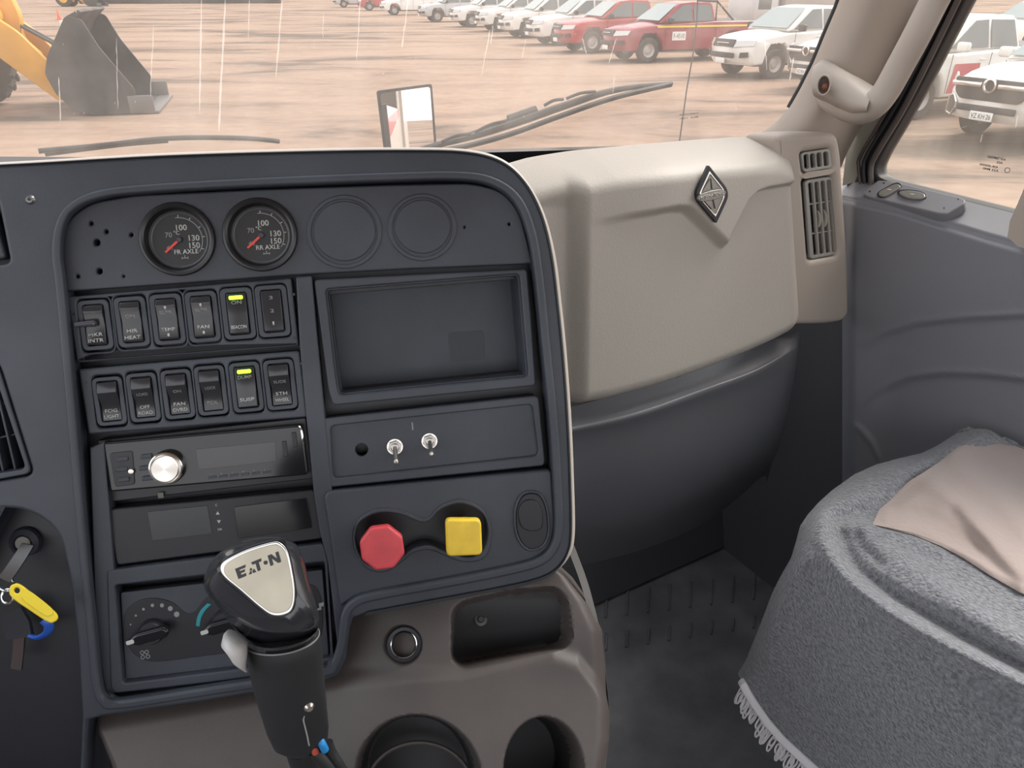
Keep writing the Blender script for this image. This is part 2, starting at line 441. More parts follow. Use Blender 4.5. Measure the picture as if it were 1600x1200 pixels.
        for s in (1, -1):
            mesh_obj('headlight', quad3(*([(fx-.08, s*.66, .88), (fx-.38, s*.87, .90), (fx-.44, s*.88, 1.02), (fx-.14, s*.66, 1.00)][::s]), t=.03), LAMPM, None, R_, 0)
            hx = [(.60, .52), (.68, .40), (.84, .42), (.84, .66), (.70, .70), (.60, .60)]
            def bend(y): return fx-.02-.34*(abs(y)/.92)**2.2
            fr = tube([(bend(y)+.02, s*y, z) for y, z in hx], .016, 8, True)
            mesh_obj('fog_surround', fr, CHROME, None, R_)
            mesh_obj('fog_recess', pydata([(bend(y)+.02, s*y, z) for y, z in hx]+[(bend(y)-.03, s*y, z) for y, z in hx], [tuple(range(6)), tuple(range(6, 12))]+[(i, (i+1) % 6, 6+(i+1) % 6, 6+i) for i in range(6)]), TRIMB, None, R_, 0)
    pl = mesh_obj('number_plate', box(.015, .38, .13, .004, c=(fx+.03, -.02, .46)), PLATEM, None, R_)
    if front == 'bar':
        t = text_mesh('VZ KH·26', width=.33, height=.075, depth=.002)
        mesh_obj('plate_lettering', t, TRIMB, Matrix.Translation((fx+.039, -.02, .46)) @ Matrix(((0, 0, 1, 0), (1, 0, 0, 0), (0, 1, 0, 0), (0, 0, 0, 1))), pl, 0)
    for x in (1.55, -1.62):
        for s in (1, -1):
            ty = lathe([(.21, -.11), (.34, -.12), (.385, -.08), (.385, .08), (.34, .12), (.21, .11)], 28, False)
            Mw = Matrix.Translation((x, s*.80, .385)) @ Matrix.Rotation(rad(-90*s), 4, 'X')
            w = mesh_obj('wheel', ty, TYRE, Mw, R_)
            rim = lathe([(.0, .06), (.07, .07), (.09, .05), (.15, .03), (.19, .06), (.225, .10), (.225, -.08), (0, -.08)], 24)
            mesh_obj('rim', rim, WHEELM, Mw, w)
    for s in (1, -1):
        mesh_obj('wing_mirror', box(.13, .24, .17, .045, 3, c=(.88, s*1.02, 1.27)), paint if front == 'bar' or doorpanel else TRIMB, None, R_)
        mesh_obj('door_handle', box(.16, .02, .03, .006, c=(.15, s*.915, 1.03)), paint, None, R_)
    mesh_obj('underbody', box(4.3, 1.35, .22, .05, c=(-.1, 0, .42)), TRIMB, None, R_)
    # dark bed floor and a seam round the doors
    mesh_obj('bed_liner', box(abs(-2.55-x_back)-.1, 1.5, .01, 0, c=((x_back-2.55)/2, 0, 1.225)), TRIMB, None, R_)
    for s in (1, -1):
        for x in (.98, -.04, -.90): mesh_obj('door_seam', box(.012, .006, .70, 0, c=(x, s*.921, .80)), TRIMB, None, R_, 0)
    if stripe:
        for s in (1, -1): mesh_obj('yellow_stripe', box(3.9, .006, .055, 0, c=(-.65, s*.922, 1.08)), YELST, None, R_, 0)
        for s in (1, -1):
            q = mesh_obj('door_sign', box(.50, .006, .26, 0, c=(.48, s*.924, .80)), PLATEM, None, R_, 0)
            t = text_mesh('F-4510', width=.40, height=.14, depth=.002)
            Mx = Matrix(((1, 0, 0, .48), (0, 0, -1, s*.928), (0, 1, 0, .8), (0, 0, 0, 1))) if s < 0 else Matrix(((-1, 0, 0, .48), (0, 0, 1, s*.928), (0, 1, 0, .8), (0, 0, 0, 1)))
            mesh_obj('sign_lettering', t, TRIMB, Mx, q, 0)
        bar = []
        for s in (1, -1): bar += [(tube([(-1.05, s*.62, 1.2), (-1.05, s*.60, 1.80), (-1.75, s*.62, 1.22)], .035, 8), None)]
        bar.append((tube([(-1.05, -.60, 1.80), (-1.05, .60, 1.80)], .035, 8), None))
        mesh_obj('roll_bar', join(bar), TRIMB, None, R_)
    if doorpanel:
        for s in (1, -1): mesh_obj('red_door_panel', quad3(*([(.95, s*.922, .45), (.20, s*.922, .45), (.20, s*.922, .97), (.86, s*.922, .97)][::-s]), t=.004), REDST, None, R_, 0)
    return R_
def kids(o): return [c for c in bpy.data.objects if c.parent is o]
CH = {}
def copy_tree(o, label=None):
    c = o.copy(); COL.objects.link(c)
    if label: c['label'] = label
    for ch in CH[o.name]:
        d = ch.copy(); COL.objects.link(d); d.parent = c
        for g in CH.get(ch.name, []):
            e = g.copy(); COL.objects.link(e); e.parent = d
    return c
def register(o):
    CH[o.name] = kids(o)
    for c in CH[o.name]: CH[c.name] = kids(c)
def park(o, px, py, heading, wx=1.55, wy=.90):
    """front wheel nearest the cab touches the ground at this point"""
    g = ground(px, py); h = rad(heading); c, s = math.cos(h), math.sin(h)
    o.matrix_basis = Matrix.Translation((g.x-(c*wx-s*wy), g.y-(s*wx+c*wy), GZ)) @ Matrix.Rotation(h, 4, 'Z')
H0 = 197
pk_w = make_pickup('white pickup with black grille nearest the right end of the windscreen row', WPAINT); register(pk_w)
park(pk_w, 1207, 124, 205)
pk_r = make_pickup('dark red double cab pickup with yellow side stripe and white door sign', RPAINT, stripe=True, group='red pickups in the row'); register(pk_r)
park(pk_r, 1012, 99, H0+3)
pk_r2 = make_pickup('bright red pickup half hidden just left of the yellow striped one', RPAINT2, group='red pickups in the row'); register(pk_r2)
park(pk_r2, 925, 84, H0+2)
labs = ['white pickup parked immediately left of the bright red pickup', 'white pickup second to the left of the bright red pickup',
        'white pickup third to the left of the bright red pickup', 'white pickup fourth to the left of the bright red pickup']
for (px, py), lb in zip([(874, 72), (824, 60), (782, 50), (738, 43)], labs):
    park(copy_tree(pk_w, lb), px, py, H0+2)
pk_s = make_pickup('silver pickup midway down the far part of the row', SILVER, group='parked pickups'); register(pk_s); park(pk_s, 684, 35, H0)
park(copy_tree(pk_w, 'white pickup with a pale steel wheel left of the silver pickup'), 617, 24, H0-2)
c = copy_tree(pk_r2, 'small red pickup far off at the left of the row'); park(c, 578, 17, H0-2)
park(copy_tree(pk_s, 'silver pickup at the far left end of the row'), 538, 12, H0-2)
pk_b = make_pickup('white pickup with chrome grille bar and number plate close outside the side window', WPAINT, front='bar', group='chrome barred pickups'); register(pk_b)
park(pk_b, 1512, 207, 207, wy=-.90)
park(copy_tree(pk_b, 'white chrome barred pickup half hidden behind the windscreen pillar'), 1262, 134, 205, wy=-.9)
pk_d = make_pickup('white pickup with a red panel on its door behind the chrome barred one', WPAINT, doorpanel=True, group='pickups beyond the side window'); register(pk_d)
park(pk_d, 1430, 188, 203)
for px, py, lb in ((1600, 92, 'white pickup furthest right beyond the side window'),):
    c = copy_tree(pk_w, lb); c['group'] = 'pickups beyond the side window'; park(c, px, py, 203)

# box-bodied service truck standing behind the row
bt = empty('service_truck'); tag(bt, 'grey boxy service truck standing behind the red pickup', 'truck')
mesh_obj('cargo_box', box(3.0, 2.2, 1.35, .05, c=(-.8, 0, 1.55)), mat('grey_truck_box', (.36, .33, .30), .6), None, bt)
mesh_obj('driver_cab', box(1.4, 2.0, 1.5, .15, 3, c=(1.6, 0, 1.25)), SILVER, None, bt)
mesh_obj('cab_window', box(.7, 2.02, .5, .03, c=(1.7, 0, 1.55)), CGLASS, None, bt)
for x in (-1.4, 1.5):
    for s in (1, -1):
        mesh_obj('wheel', lathe([(0, -.13), (.40, -.13), (.45, -.08), (.45, .08), (.40, .13), (0, .13)], 24), TYRE, Matrix.Translation((x, s*.9, .45)) @ Matrix.Rotation(rad(90), 4, 'X'), bt)
mesh_obj('chassis', box(4.4, .9, .25, .03, c=(0, 0, .78)), TRIMB, None, bt)
g = ground(1215, 62); bt.matrix_basis = Matrix.Translation((g.x, g.y, GZ)) @ Matrix.Rotation(rad(200), 4, 'Z')

# ------------------------------------------------------------------ wheel loader
YEL = mat('loader_yellow', (.78, .38, .045), .45, var=.12, vscale=2)
IRON = mat('worn_bucket_iron', (.055, .053, .053), .6, var=.45, vscale=1.6)
ld = empty('wheel_loader'); tag(ld, 'yellow wheel loader with a dark iron bucket lowered to the ground', 'wheel loader')
# local: x forward (bucket tip at 0), y left, z up
pr = [(-.05, .02), (-.55, .0), (-1.15, .0), (-1.55, .12), (-1.82, .45), (-1.93, .85), (-1.80, 1.2), (-1.62, 1.45), (-1.30, 1.90), (-1.05, 2.02), (-1.0, 1.98), (-1.22, 1.78), (-1.5, 1.35), (-1.75, .85), (-1.66, .5), (-1.45, .22), (-1.1, .08), (-.05, .06)]
shell = plate(pr, (), -1.38, 1.38, .01, 1); shell.transform(RZX)
bk = mesh_obj('bucket', shell, IRON, None, ld, 30)
sp = [(-.42, .03), (-1.15, .0), (-1.55, .12), (-1.82, .45), (-1.93, .85), (-1.80, 1.2), (-1.62, 1.45), (-1.30, 1.92), (-1.02, 1.85), (-.82, 1.35), (-.55, .9), (-.30, .5)]
for s in (1, -1):
    p_ = plate(rnd(sp, .08), (), -.03, .03, .01, 1); p_.transform(Matrix.Translation((0, s*1.38, 0)) @ RZX)
    mesh_obj('bucket_side', p_, IRON, None, bk, 30)
mesh_obj('cutting_edge', box(.30, 2.86, .05, .01, c=(-.06, 0, .04)), mat('bare_steel_edge', (.16, .155, .15), .5, metal=.4), None, bk)
for s in (1, -1):
    mesh_obj('bucket_corner', box(.50, .06, .36, .02, c=(-.24, s*1.40, .20)), mat('bare_steel_edge', (.16, .155, .15), .5), None, bk)
bl = mesh_obj('work_light', box(.12, .2, .14, .02, c=(-1.42, -1.1, 1.75)), PLATEM, None, bk)
for s in (1, -1):
    bmp = [(-1.75, .30), (-1.95, .22), (-2.6, .85), (-3.5, 1.75), (-4.6, 2.2), (-4.6, 2.75), (-3.3, 2.35), (-2.4, 1.6), (-1.78, .75)]
    p_ = plate(rnd(bmp, .12), (), -.07, .07, .015, 1); p_.transform(Matrix.Translation((0, s*.62, 0)) @ RZX)
    mesh_obj('lift_arm', p_, YEL, None, ld, 30)
bc = [(-2.35, .95), (-2.75, 1.15), (-3.05, 1.7), (-3.35, 2.6), (-2.95, 3.0), (-2.6, 2.7), (-2.42, 1.9), (-2.5, 1.45), (-2.2, 1.1)]
p_ = plate(rnd(bc, .12), (), -.16, .16, .02, 1); p_.transform(RZX); blc = mesh_obj('bell_crank', p_, YEL, None, ld, 30)
mesh_obj('pivot_pin', lathe([(.0, -.55), (.22, -.55), (.24, -.5), (.24, .5), (.22, .55), (0, .55)], 24), YEL, Matrix.Translation((-2.95, 0, 1.9)) @ Matrix.Rotation(rad(90), 4, 'X'), blc)
mesh_obj('bucket_link', join([(tube([(-2.5, y, 1.72), (-1.68, y, 1.18)], .035, 8), None) for y in (-.12, .12)]), IRON, None, ld)
mesh_obj('tilt_cylinder', tube([(-3.0, 0, 2.7), (-4.8, 0, 2.4)], .11, 12), YEL, None, ld)
mesh_obj('front_frame', box(1.8, .9, 1.3, .08, c=(-4.2, 0, 1.1)), YEL, None, ld)
mesh_obj('cab_body', box(1.6, 1.7, 2.2, .15, c=(-6.0, 0, 2.2)), YEL, None, ld)
mesh_obj('axle', lathe([(0, -1.1), (.25, -1.1), (.25, 1.1), (0, 1.1)], 16), IRON, Matrix.Translation((-3.95, 0, .85)) @ Matrix.Rotation(rad(90), 4, 'X'), ld)
for s in (1, -1):
    Mw = Matrix.Translation((-3.95, s*1.15, .85)) @ Matrix.Rotation(rad(90), 4, 'X')
    tread = [(lathe([(.45, -.28), (.74, -.30), (.80, -.24), (.80, .24), (.74, .30), (.45, .28)], 40, False), None)]
    for k in range(22):
        for q in (-1, 1):
            tread.append((box(.11, .09, .30, .015, 1), Matrix.Rotation(rad(k*360/22+q*4), 4, 'Z') @ Matrix.Translation((.81, 0, q*.15)) @ Matrix.Rotation(q*rad(28), 4, 'X')))
    w = mesh_obj('tyre', join(tread), TYRE, Mw, ld, 30)
    mesh_obj('wheel_hub', lathe([(0, -.22), (.15, -.24), (.2, -.1), (.42, -.16), (.47, -.28), (.47, .28), (0, .2)], 28), YEL, Mw, w)
g = ground(236, 177); ld.matrix_basis = Matrix.Translation((g.x, g.y, GZ)) @ Matrix.Rotation(rad(16), 4, 'Z') @ Matrix.Scale(.93, 4) @ Matrix.Translation((.10, 1.3, 0))
register(ld)
ld2 = copy_tree(ld, 'second yellow loader far beyond the first, at the top left'); g = ground(150, 10)
ld2.matrix_basis = Matrix.Translation((g.x, g.y, GZ)) @ Matrix.Rotation(rad(10), 4, 'Z') @ Matrix.Translation((1.0, 0, 0))
# cones
cn = empty('traffic_cone'); tag(cn, 'small red traffic cone on the dirt behind the loader arm', 'traffic cone')
CONE = mat('cone_orange', (.85, .12, .05), .5)
mesh_obj('cone', lathe([(.15, .03), (.03, .70), (.02, .71), (0, .71)], 20), CONE, None, cn)
mesh_obj('base', box(.40, .40, .035, .01, c=(0, 0, .018)), CONE, None, cn)
g = ground(93, 31); cn.matrix_basis = Matrix.Translation((g.x, g.y, GZ))
# distant dark wall of stacked plant beyond the loaders
wl_ = box(26, 1.2, 1.6, .1, c=(0, 0, .8)); gg = ground(240, 6)
tag(mesh_obj('boundary_wall', wl_, mat('dark_far_wall', (.07, .065, .065), .8), Matrix.Translation((gg.x+3, gg.y+2, GZ)) @ Matrix.Rotation(rad(6), 4, 'Z')), 'low dark wall along the far edge of the yard', 'wall')
# ------------------------------------------------------------------ centre instrument panel
PF = Frame(P(490, 600, .66), camvec(.985, -.08, .15), camvec(-.046, -.99, -.115))
MM = .001
dash = empty('dashboard', PF.M)
tag(dash, 'dark grey dashboard with a wide instrument hood, lighter rim and round cornered bezel', 'dashboard')
def pplate(name, pts, z0, z1, bev=1.0, m=DARK, holes=(), parent=None, r=0, res=2, top=None, fr=None):
    """plate of the centre panel traced at its own depth; z in millimetres, r corner radius in photo pixels"""
    fr = fr or PF
    if r: pts = rnd(pts, r)
    o = fr.poly(pts, z1*MM); hs = [fr.poly(h, z1*MM) for h in holes]
    return mesh_obj(name, plate(o, hs, z0*MM, z1*MM, bev*MM, res), m, fr.M, parent or dash)
# outline of the hood and face
hood = catmull([(-250, 266), (0, 257), (250, 243), (480, 236), (640, 234), (730, 237), (785, 252), (822, 285), (848, 335), (864, 400), (874, 480), (882, 560), (889, 660), (893, 760), (894, 835), (887, 868), (868, 892), (840, 906), (790, 918), (700, 935), (575, 958)], 6)
hood = [tuple(p) for p in hood]
low = [(552, 966), (546, 985), (541, 1030), (528, 1055), (505, 1066), (330, 1095), (160, 1120), (138, 1126), (130, 1260), (-250, 1260)]
lip = [tuple(p) for p in catmull([(90, 452), (84, 400), (88, 356), (106, 324), (150, 302), (230, 292), (400, 282), (600, 274), (720, 272), (775, 283), (812, 312), (834, 365), (846, 440), (856, 540), (866, 640), (873, 740), (876, 822), (868, 858), (846, 880), (800, 894), (700, 914), (590, 934), (556, 945), (541, 965), (535, 1010), (524, 1040), (500, 1056), (330, 1083), (185, 1105), (158, 1098), (147, 1070), (138, 980), (124, 840), (108, 650)], 5, True)]
lip_in = [tuple(p) for p in offset_poly(lip, 9)]; lip_out = [tuple(p) for p in offset_poly(lip, -5)]
# dark lower-left knee area is its own recess in the face
knee = rnd([(-240, 800), (40, 794), (92, 828), (110, 905), (122, 1010), (128, 1120), (122, 1250), (-240, 1250)], [0, 40, 40, 30, 0, 0, 0, 0])
vent_hole = rnd([(-120, 480), (-6, 556), (52, 742), (-120, 772)], [0, 30, 14, 0])
disp_hole = rnd([(-200, 312), (-4, 312), (16, 412), (-200, 432)], [0, 8, 12, 0])
pplate('face_panel', hood+low, -30, -6, 3, holes=[lip_in, knee, vent_hole, disp_hole], res=3)
bzl = plate(PF.poly(lip_out, -2*MM), [PF.poly(lip_in, -2*MM)], -12*MM, -2*MM, 2.6*MM, 4)
mesh_obj('bezel', bzl, DARK, PF.M, dash)
# light rim of the dash top showing round the hood
rim, rim_in = [], []
for i, (x, y) in enumerate(hood[:98]):
    k = sstep(34, 56, i)
    rim.append((x+5.5*k, y-5*(1-k)-2*k*(1-k))); rim_in.append((x-13*k, y+18*(1-k)+3*k*(1-k)*4))
rim_in = rim_in[::-1]
pplate('dash_top_rim', rim+rim_in, -60, -8, 4, m=mat('pale_dash_rim', (.50, .44, .38), .38, bump=.2, bscale=900, bdist=.0003), res=4)
rim2 = [(x, y-.5) for x, y in hood]; 
pplate('hood_seam', rim2+[(x-3, y+3) for x, y in rim2[::-1]], -12, -4.4, .8, m=BLACK)
# floor of the big recess
pplate('recess_floor', lip, -46, -38, .5, m=BLACK, holes=[[(515, 460), (806, 436), (818, 580), (535, 610)]])
pplate('knee_recess', [(-250, 780), (60, 780), (160, 830), (175, 1265), (-250, 1265)], -48, -34, 1, m=BLACK)
pplate('driver_display', [(-220, 330), (-12, 326), (10, 404), (-220, 424)], -22, -12, 2, r=8)
pplate('display_bed', [(-230, 300), (25, 300), (25, 440), (-230, 440)], -34, -28, .5, m=BLACK)
# small marks of the driver side face
for (x, y, r_) in ((47, 312, 6),):
    M_ = PF.at(x, y, -6*MM)
    s_ = mesh_obj('screw', lathe([(0, .002), (.0026, .0018), (.0034, .0006), (.004, 0), (.0045, -.001)], 20), mat('dull_screw', (.20, .20, .20), .35, .8), M_, dash)
    mesh_obj('screw_slot', lathe([(0, .0023), (.0012, .0023), (.0012, .0015)], 6), BLACK, M_, s_)
# ---- left air vent
vent = empty('air_vent', PF.M); tag(vent, 'dark slatted air vent at the left edge of the dashboard', 'air vent')
vo = rnd([(-118, 484), (-8, 560), (49, 740), (-118, 770)], [0, 28, 12, 0]); vi = rnd([(-110, 500), (-14, 570), (40, 733), (-110, 758)], [0, 24, 10, 0])
pplate('vent_frame', vo, -26, -5, 1.2, holes=[vi], parent=vent)
pplate('vent_duct', vo, -44, -38, .5, m=BLACK, parent=vent)
for k in range(5):
    x0 = -60+k*19; dx = 55*(1)  # slats lean like the frame
    a = (x0-18, 560 if k > 3 else 545); b = (x0+28, 752-k*4)
    if k == 4: a = (x0-12, 590)
    pplate('vent_slat', [(a[0]-2.2, a[1]), (a[0]+2.2, a[1]), (b[0]+2.2, b[1]), (b[0]-2.2, b[1])], -32, -14, .9, m=DARK, parent=vent)
for y in (668, 735-60, 628, 712):
    pass
for (ya, yb) in ((640, 622), (690, 672)):
    pplate('vent_crossbar', [(-110, ya+16), (38, yb+2 if yb > 640 else yb), (38, yb+5 if yb > 640 else yb+3), (-110, ya+20)], -30, -18, .7, m=DARK, parent=vent)

# ---- plates inside the recess
G = [(96, 456), (92, 385), (104, 345), (140, 317), (210, 305), (400, 296), (600, 289), (735, 286), (785, 298), (812, 330), (826, 385), (832, 412), (640, 420), (455, 430)]
GA = rnd(G, [0, 20, 30, 30, 20, 20, 20, 20, 30, 30, 20, 0, 0, 0])
gcen = [(278, 374, 61), (407, 367, 59), (538, 362, 59), (660, 355, 54)]
def circ(cx, cy, r, n=48, ky=1.0): return [(cx+r*math.cos(2*math.pi*i/n), cy+r*ky*math.sin(2*math.pi*i/n)) for i in range(n)]
holes = [circ(x, y, r-6, 48, .96) for x, y, r in gcen[:2]]
for (x, y, r) in ((151, 379, 5), (155, 424, 4.5), (142, 349, 3), (166, 362, 3), (205, 367, 2.8), (121, 432, 2.6), (193, 432, 1.8), (796, 350, 1.8), (726, 355, 1.5)):
    holes.append(circ(x, y, r, 14))
gp = pplate('gauge_panel', GA, -24, -14, 1.5, m=DARK, holes=holes)
# rings round the two blank gauge positions
for x, y, r in gcen[2:]:
    R1 = circ(x, y, r, 56, .98); R2 = circ(x, y, r-7, 56, .98); R3 = circ(x+.5, y-1, r-11, 56, .98)
    pplate('blank_ring', R1, -14.5, -12.6, .9, holes=[R2], parent=gp)
    pplate('blank_cover', R3, -14.5, -12.4, .9, parent=gp)
# switch plates with an opening per switch
SW = []
for i, (cx, cy) in enumerate([(147, 508), (204, 503), (260, 499), (315, 495), (370, 490), (424, 486)]): SW.append((cx+2, cy, 27, 44))
for i, (cx, cy) in enumerate([(170, 627), (223, 621), (277, 616), (329, 610), (384, 605), (437, 601)]): SW.append((cx+1, cy, 26, 43))
def srect(cx, cy, hw, hh, r=9):
    lx, ly = .11, -.075
    c = [(-hw-hh*lx, -hh-hw*ly), (hw-hh*lx, -hh+hw*ly), (hw+hh*lx, hh+hw*ly), (-hw+hh*lx, hh-hw*ly)]
    return rnd([(cx+a, cy+b) for a, b in c], r)
o1 = [(104, 464), (455, 434), (467, 541), (120, 567)]; o2 = [(122, 577), (468, 548), (480, 652), (138, 679)]
sp1 = pplate('switch_panel', o1, -28, -15, 1.6, r=5, holes=[srect(*s[:2], s[2]-2, s[3]-2) for s in SW[:6]])
sp2 = pplate('switch_panel', o2, -28, -15, 1.6, r=5, holes=[srect(*s[:2], s[2]-2, s[3]-2) for s in SW[6:]])
for s_, cs in ((sp1, [(115, 491), (459, 460), (461, 528)]), (sp2, [(134, 598), (474, 590), (471, 568)])):
    for x, y in cs: pplate('screw_hole', circ(x, y, 2.4, 12), -15.4, -14.7, .1, m=BLACK, parent=s_)
# divider post, frames
pplate('divider', [(462, 433), (487, 431), (495, 520), (522, 800), (548, 945), (538, 1020), (530, 1035), (512, 880), (499, 830), (490, 770), (478, 650), (468, 540)], -30, -13, 1.6, r=3)
# storage pocket: frame, walls and back
pk_o = [(490, 437), (824, 420), (831, 500), (838, 603), (520, 634), (513, 610)]
pk_i = [(508, 452), (812, 428), (818, 500), (826, 588), (700, 600), (529, 618), (524, 590)]
pp = pplate('pocket_frame', pk_o, -30, -15, 1.6, r=7, holes=[rnd(pk_i, 8)])
wall = PF.poly(rnd(pk_i, 8), -15*MM); wi = offset_poly(wall, .0012)
mesh_obj('pocket_wall', plate([(a[0], a[1]) for a in offset_poly(wall, -.003)], [wi], -67*MM, -20*MM, .4*MM), DARK, PF.M, pp)
bck = pplate('pocket_back', [(495, 430), (830, 420), (850, 620), (510, 640)], -70, -66, .5, m=DARK, parent=pp)
lp = rnd([(700, 520), (755, 516), (758, 560), (704, 566)], 5)
pplate('pocket_label', lp, -66, -65.6, .1, m=mat('faint_label', (.034, .038, .048), .5), parent=bck)
# toggle panel and its frame
pplate('toggle_frame', [(500, 655), (842, 618), (852, 720), (850, 728), (512, 762)], -30, -14, 1.4, r=8, holes=[rnd([(516, 666), (832, 632), (842, 712), (520, 748)], 9)])
tp = pplate('toggle_panel', [(508, 660), (838, 626), (848, 718), (514, 756)], -26, -18.5, .6, r=8, holes=[circ(565, 703, 10, 24)])
# valve panel (raised) with dumbbell recess and an oval socket
VP = [(506, 776), (512, 768), (700, 750), (862, 734), (868, 820), (860, 856), (838, 874), (800, 884), (700, 904), (600, 922), (556, 932), (532, 948), (530, 940), (516, 840)]
def dumbbell(k=0.):
    A = [(553+k*.3, 847), (560, 815+k), (590, 798+k), (625, 800+k), (655, 812+k), (672, 810+k), (690, 792+k), (722, 783+k), (755, 800+k), (766-k, 835), (756-k, 868-k), (728, 876-k), (700, 868-k), (672, 857-k), (645, 862-k), (625, 878-k), (598, 892-k), (568, 882-k)]
    return [tuple(p) for p in catmull(A, 4, True)]
vp = pplate('valve_panel', VP, -30, -9, 2.2, r=8, holes=[dumbbell(4)], res=3)
db_o, db_i = dumbbell(-3), dumbbell(4)
pplate('recess_lip', db_o, -10, -7.2, 1.3, holes=[db_i], parent=vp)
pplate('recess_bed', db_o, -36, -30, .5, m=BLACK, parent=vp)
ov = [tuple(p) for p in catmull([(803, 800), (812, 775), (828, 767), (846, 772), (857, 795), (860, 830), (852, 853), (834, 862), (818, 857), (805, 835)], 5, True)]
ovi = [tuple(p) for p in offset_poly(ov, 4)]
oc = pplate('socket_cover', ovi, -9.5, -7.6, 1.0, m=BLACK, parent=vp)
pplate('socket_ring', ov, -9.5, -6.2, 1.2, holes=[ovi], parent=vp)
cover = [tuple(p) for p in catmull([(810, 800), (820, 783), (838, 783), (848, 803), (846, 826), (828, 830), (814, 822)], 5, True)]
pplate('cap_lid', cover, -8, -5.6, 1.0, m=BLACK, parent=oc)
# bars under the radio and round the climate opening
pplate('lower_bar', [(166, 892), (505, 850), (512, 876), (520, 1040), (512, 1046), (180, 1084), (172, 1076)], -30, -13, 1.6, r=5, holes=[rnd([(180, 915), (507, 878), (518, 1028), (192, 1068)], 5)])
pplate('bezel_floor_strip', [(140, 700), (163, 690), (178, 892), (186, 1080), (166, 1090), (150, 1000)], -30, -14, 1.2)
cp = empty('climate_control', PF.M); tag(cp, 'dark heater control panel with two rotary knobs below the radio, partly behind the gear lever', 'heater control')
pplate('control_plate', [(188, 926), (504, 890), (514, 1024), (196, 1062)], -28, -20, .8, m=DARK, parent=cp, r=4)
pan = [tuple(p) for p in catmull([(193, 985), (197, 955), (218, 938), (245, 935), (270, 942), (290, 958), (305, 954), (320, 935), (345, 922), (420, 915), (480, 912), (500, 930), (504, 975), (492, 1000), (420, 1012), (320, 1025), (245, 1034), (215, 1026), (198, 1006)], 5, True)]
ip = pplate('inlay', pan, -21, -19.2, .5, m=BLACK, parent=cp)
for (x, y) in ((239, 985), (352, 970), (450, 957)):
    M_ = PF.at(x, y, -19*MM)
    kb = mesh_obj('knob', lathe([(0, .008), (.0095, .008), (.0105, .0065), (.0112, 0)], 36), BLACK, M_, cp)
    g_ = plate(rnd([(-.020, 0), (-.010, -.0055), (.014, -.0050), (.018, 0), (.014, .0050), (-.010, .0055)], .002), (), .006, .014, .0022, 3)
    Mg = M_ @ Matrix.Rotation(rad(10), 4, 'Z')
    mesh_obj('knob_grip', g_, GLOSSY, Mg, kb)
    mesh_obj('knob_pointer', plate(rnd([(-.0185, -.0018), (-.012, -.0018), (-.012, .0018), (-.0185, .0018)], .0012), (), .0138, .0144, .0002), LETTER, Mg, kb)
for (x, y, r) in ((204, 976, 1.4), (212, 962, 1.8), (224, 952, 2.2), (238, 946, 2.7), (253, 946, 3.2), (266, 951, 3.9), (276, 960, 4.3)):
    pplate('speed_dot', circ(x, y, r, 14), -19.4, -18.9, .1, m=LETTERD, parent=ip)
tl = catmull([(309, 978), (311, 965), (317, 953), (327, 943)], 5)
q = [(p.x-3, p.y) for p in tl]+[(p.x+3, p.y+1.5) for p in tl[::-1]]
pplate('blue_arc', q, -19.4, -18.8, .15, m=mat('teal_print', (.02, .28, .32), .5), parent=ip)
for (x, y) in ((222, 1020), (229, 1019), (223, 1027), (231, 1026)):
    pplate('fan_symbol', circ(x, y, 3.4, 12), -19.4, -18.9, .1, m=LETTERD, parent=ip, holes=[circ(x, y, 2.3, 12)])
dv = [(498, 943), (506, 941), (506, 947), (502, 948), (502, 953), (496, 954), (496, 951), (499, 950)]
pplate('vent_symbol', dv, -19.4, -18.9, .1, m=LETTERD, parent=cp)

def lettering(s, M, parent, w=None, h=None, m=LETTER, name='lettering', bold=0.01, kind=None):
    return mesh_obj(name, text_mesh(s, w, h, depth=.0002, bold=bold), m, M, parent, 0)

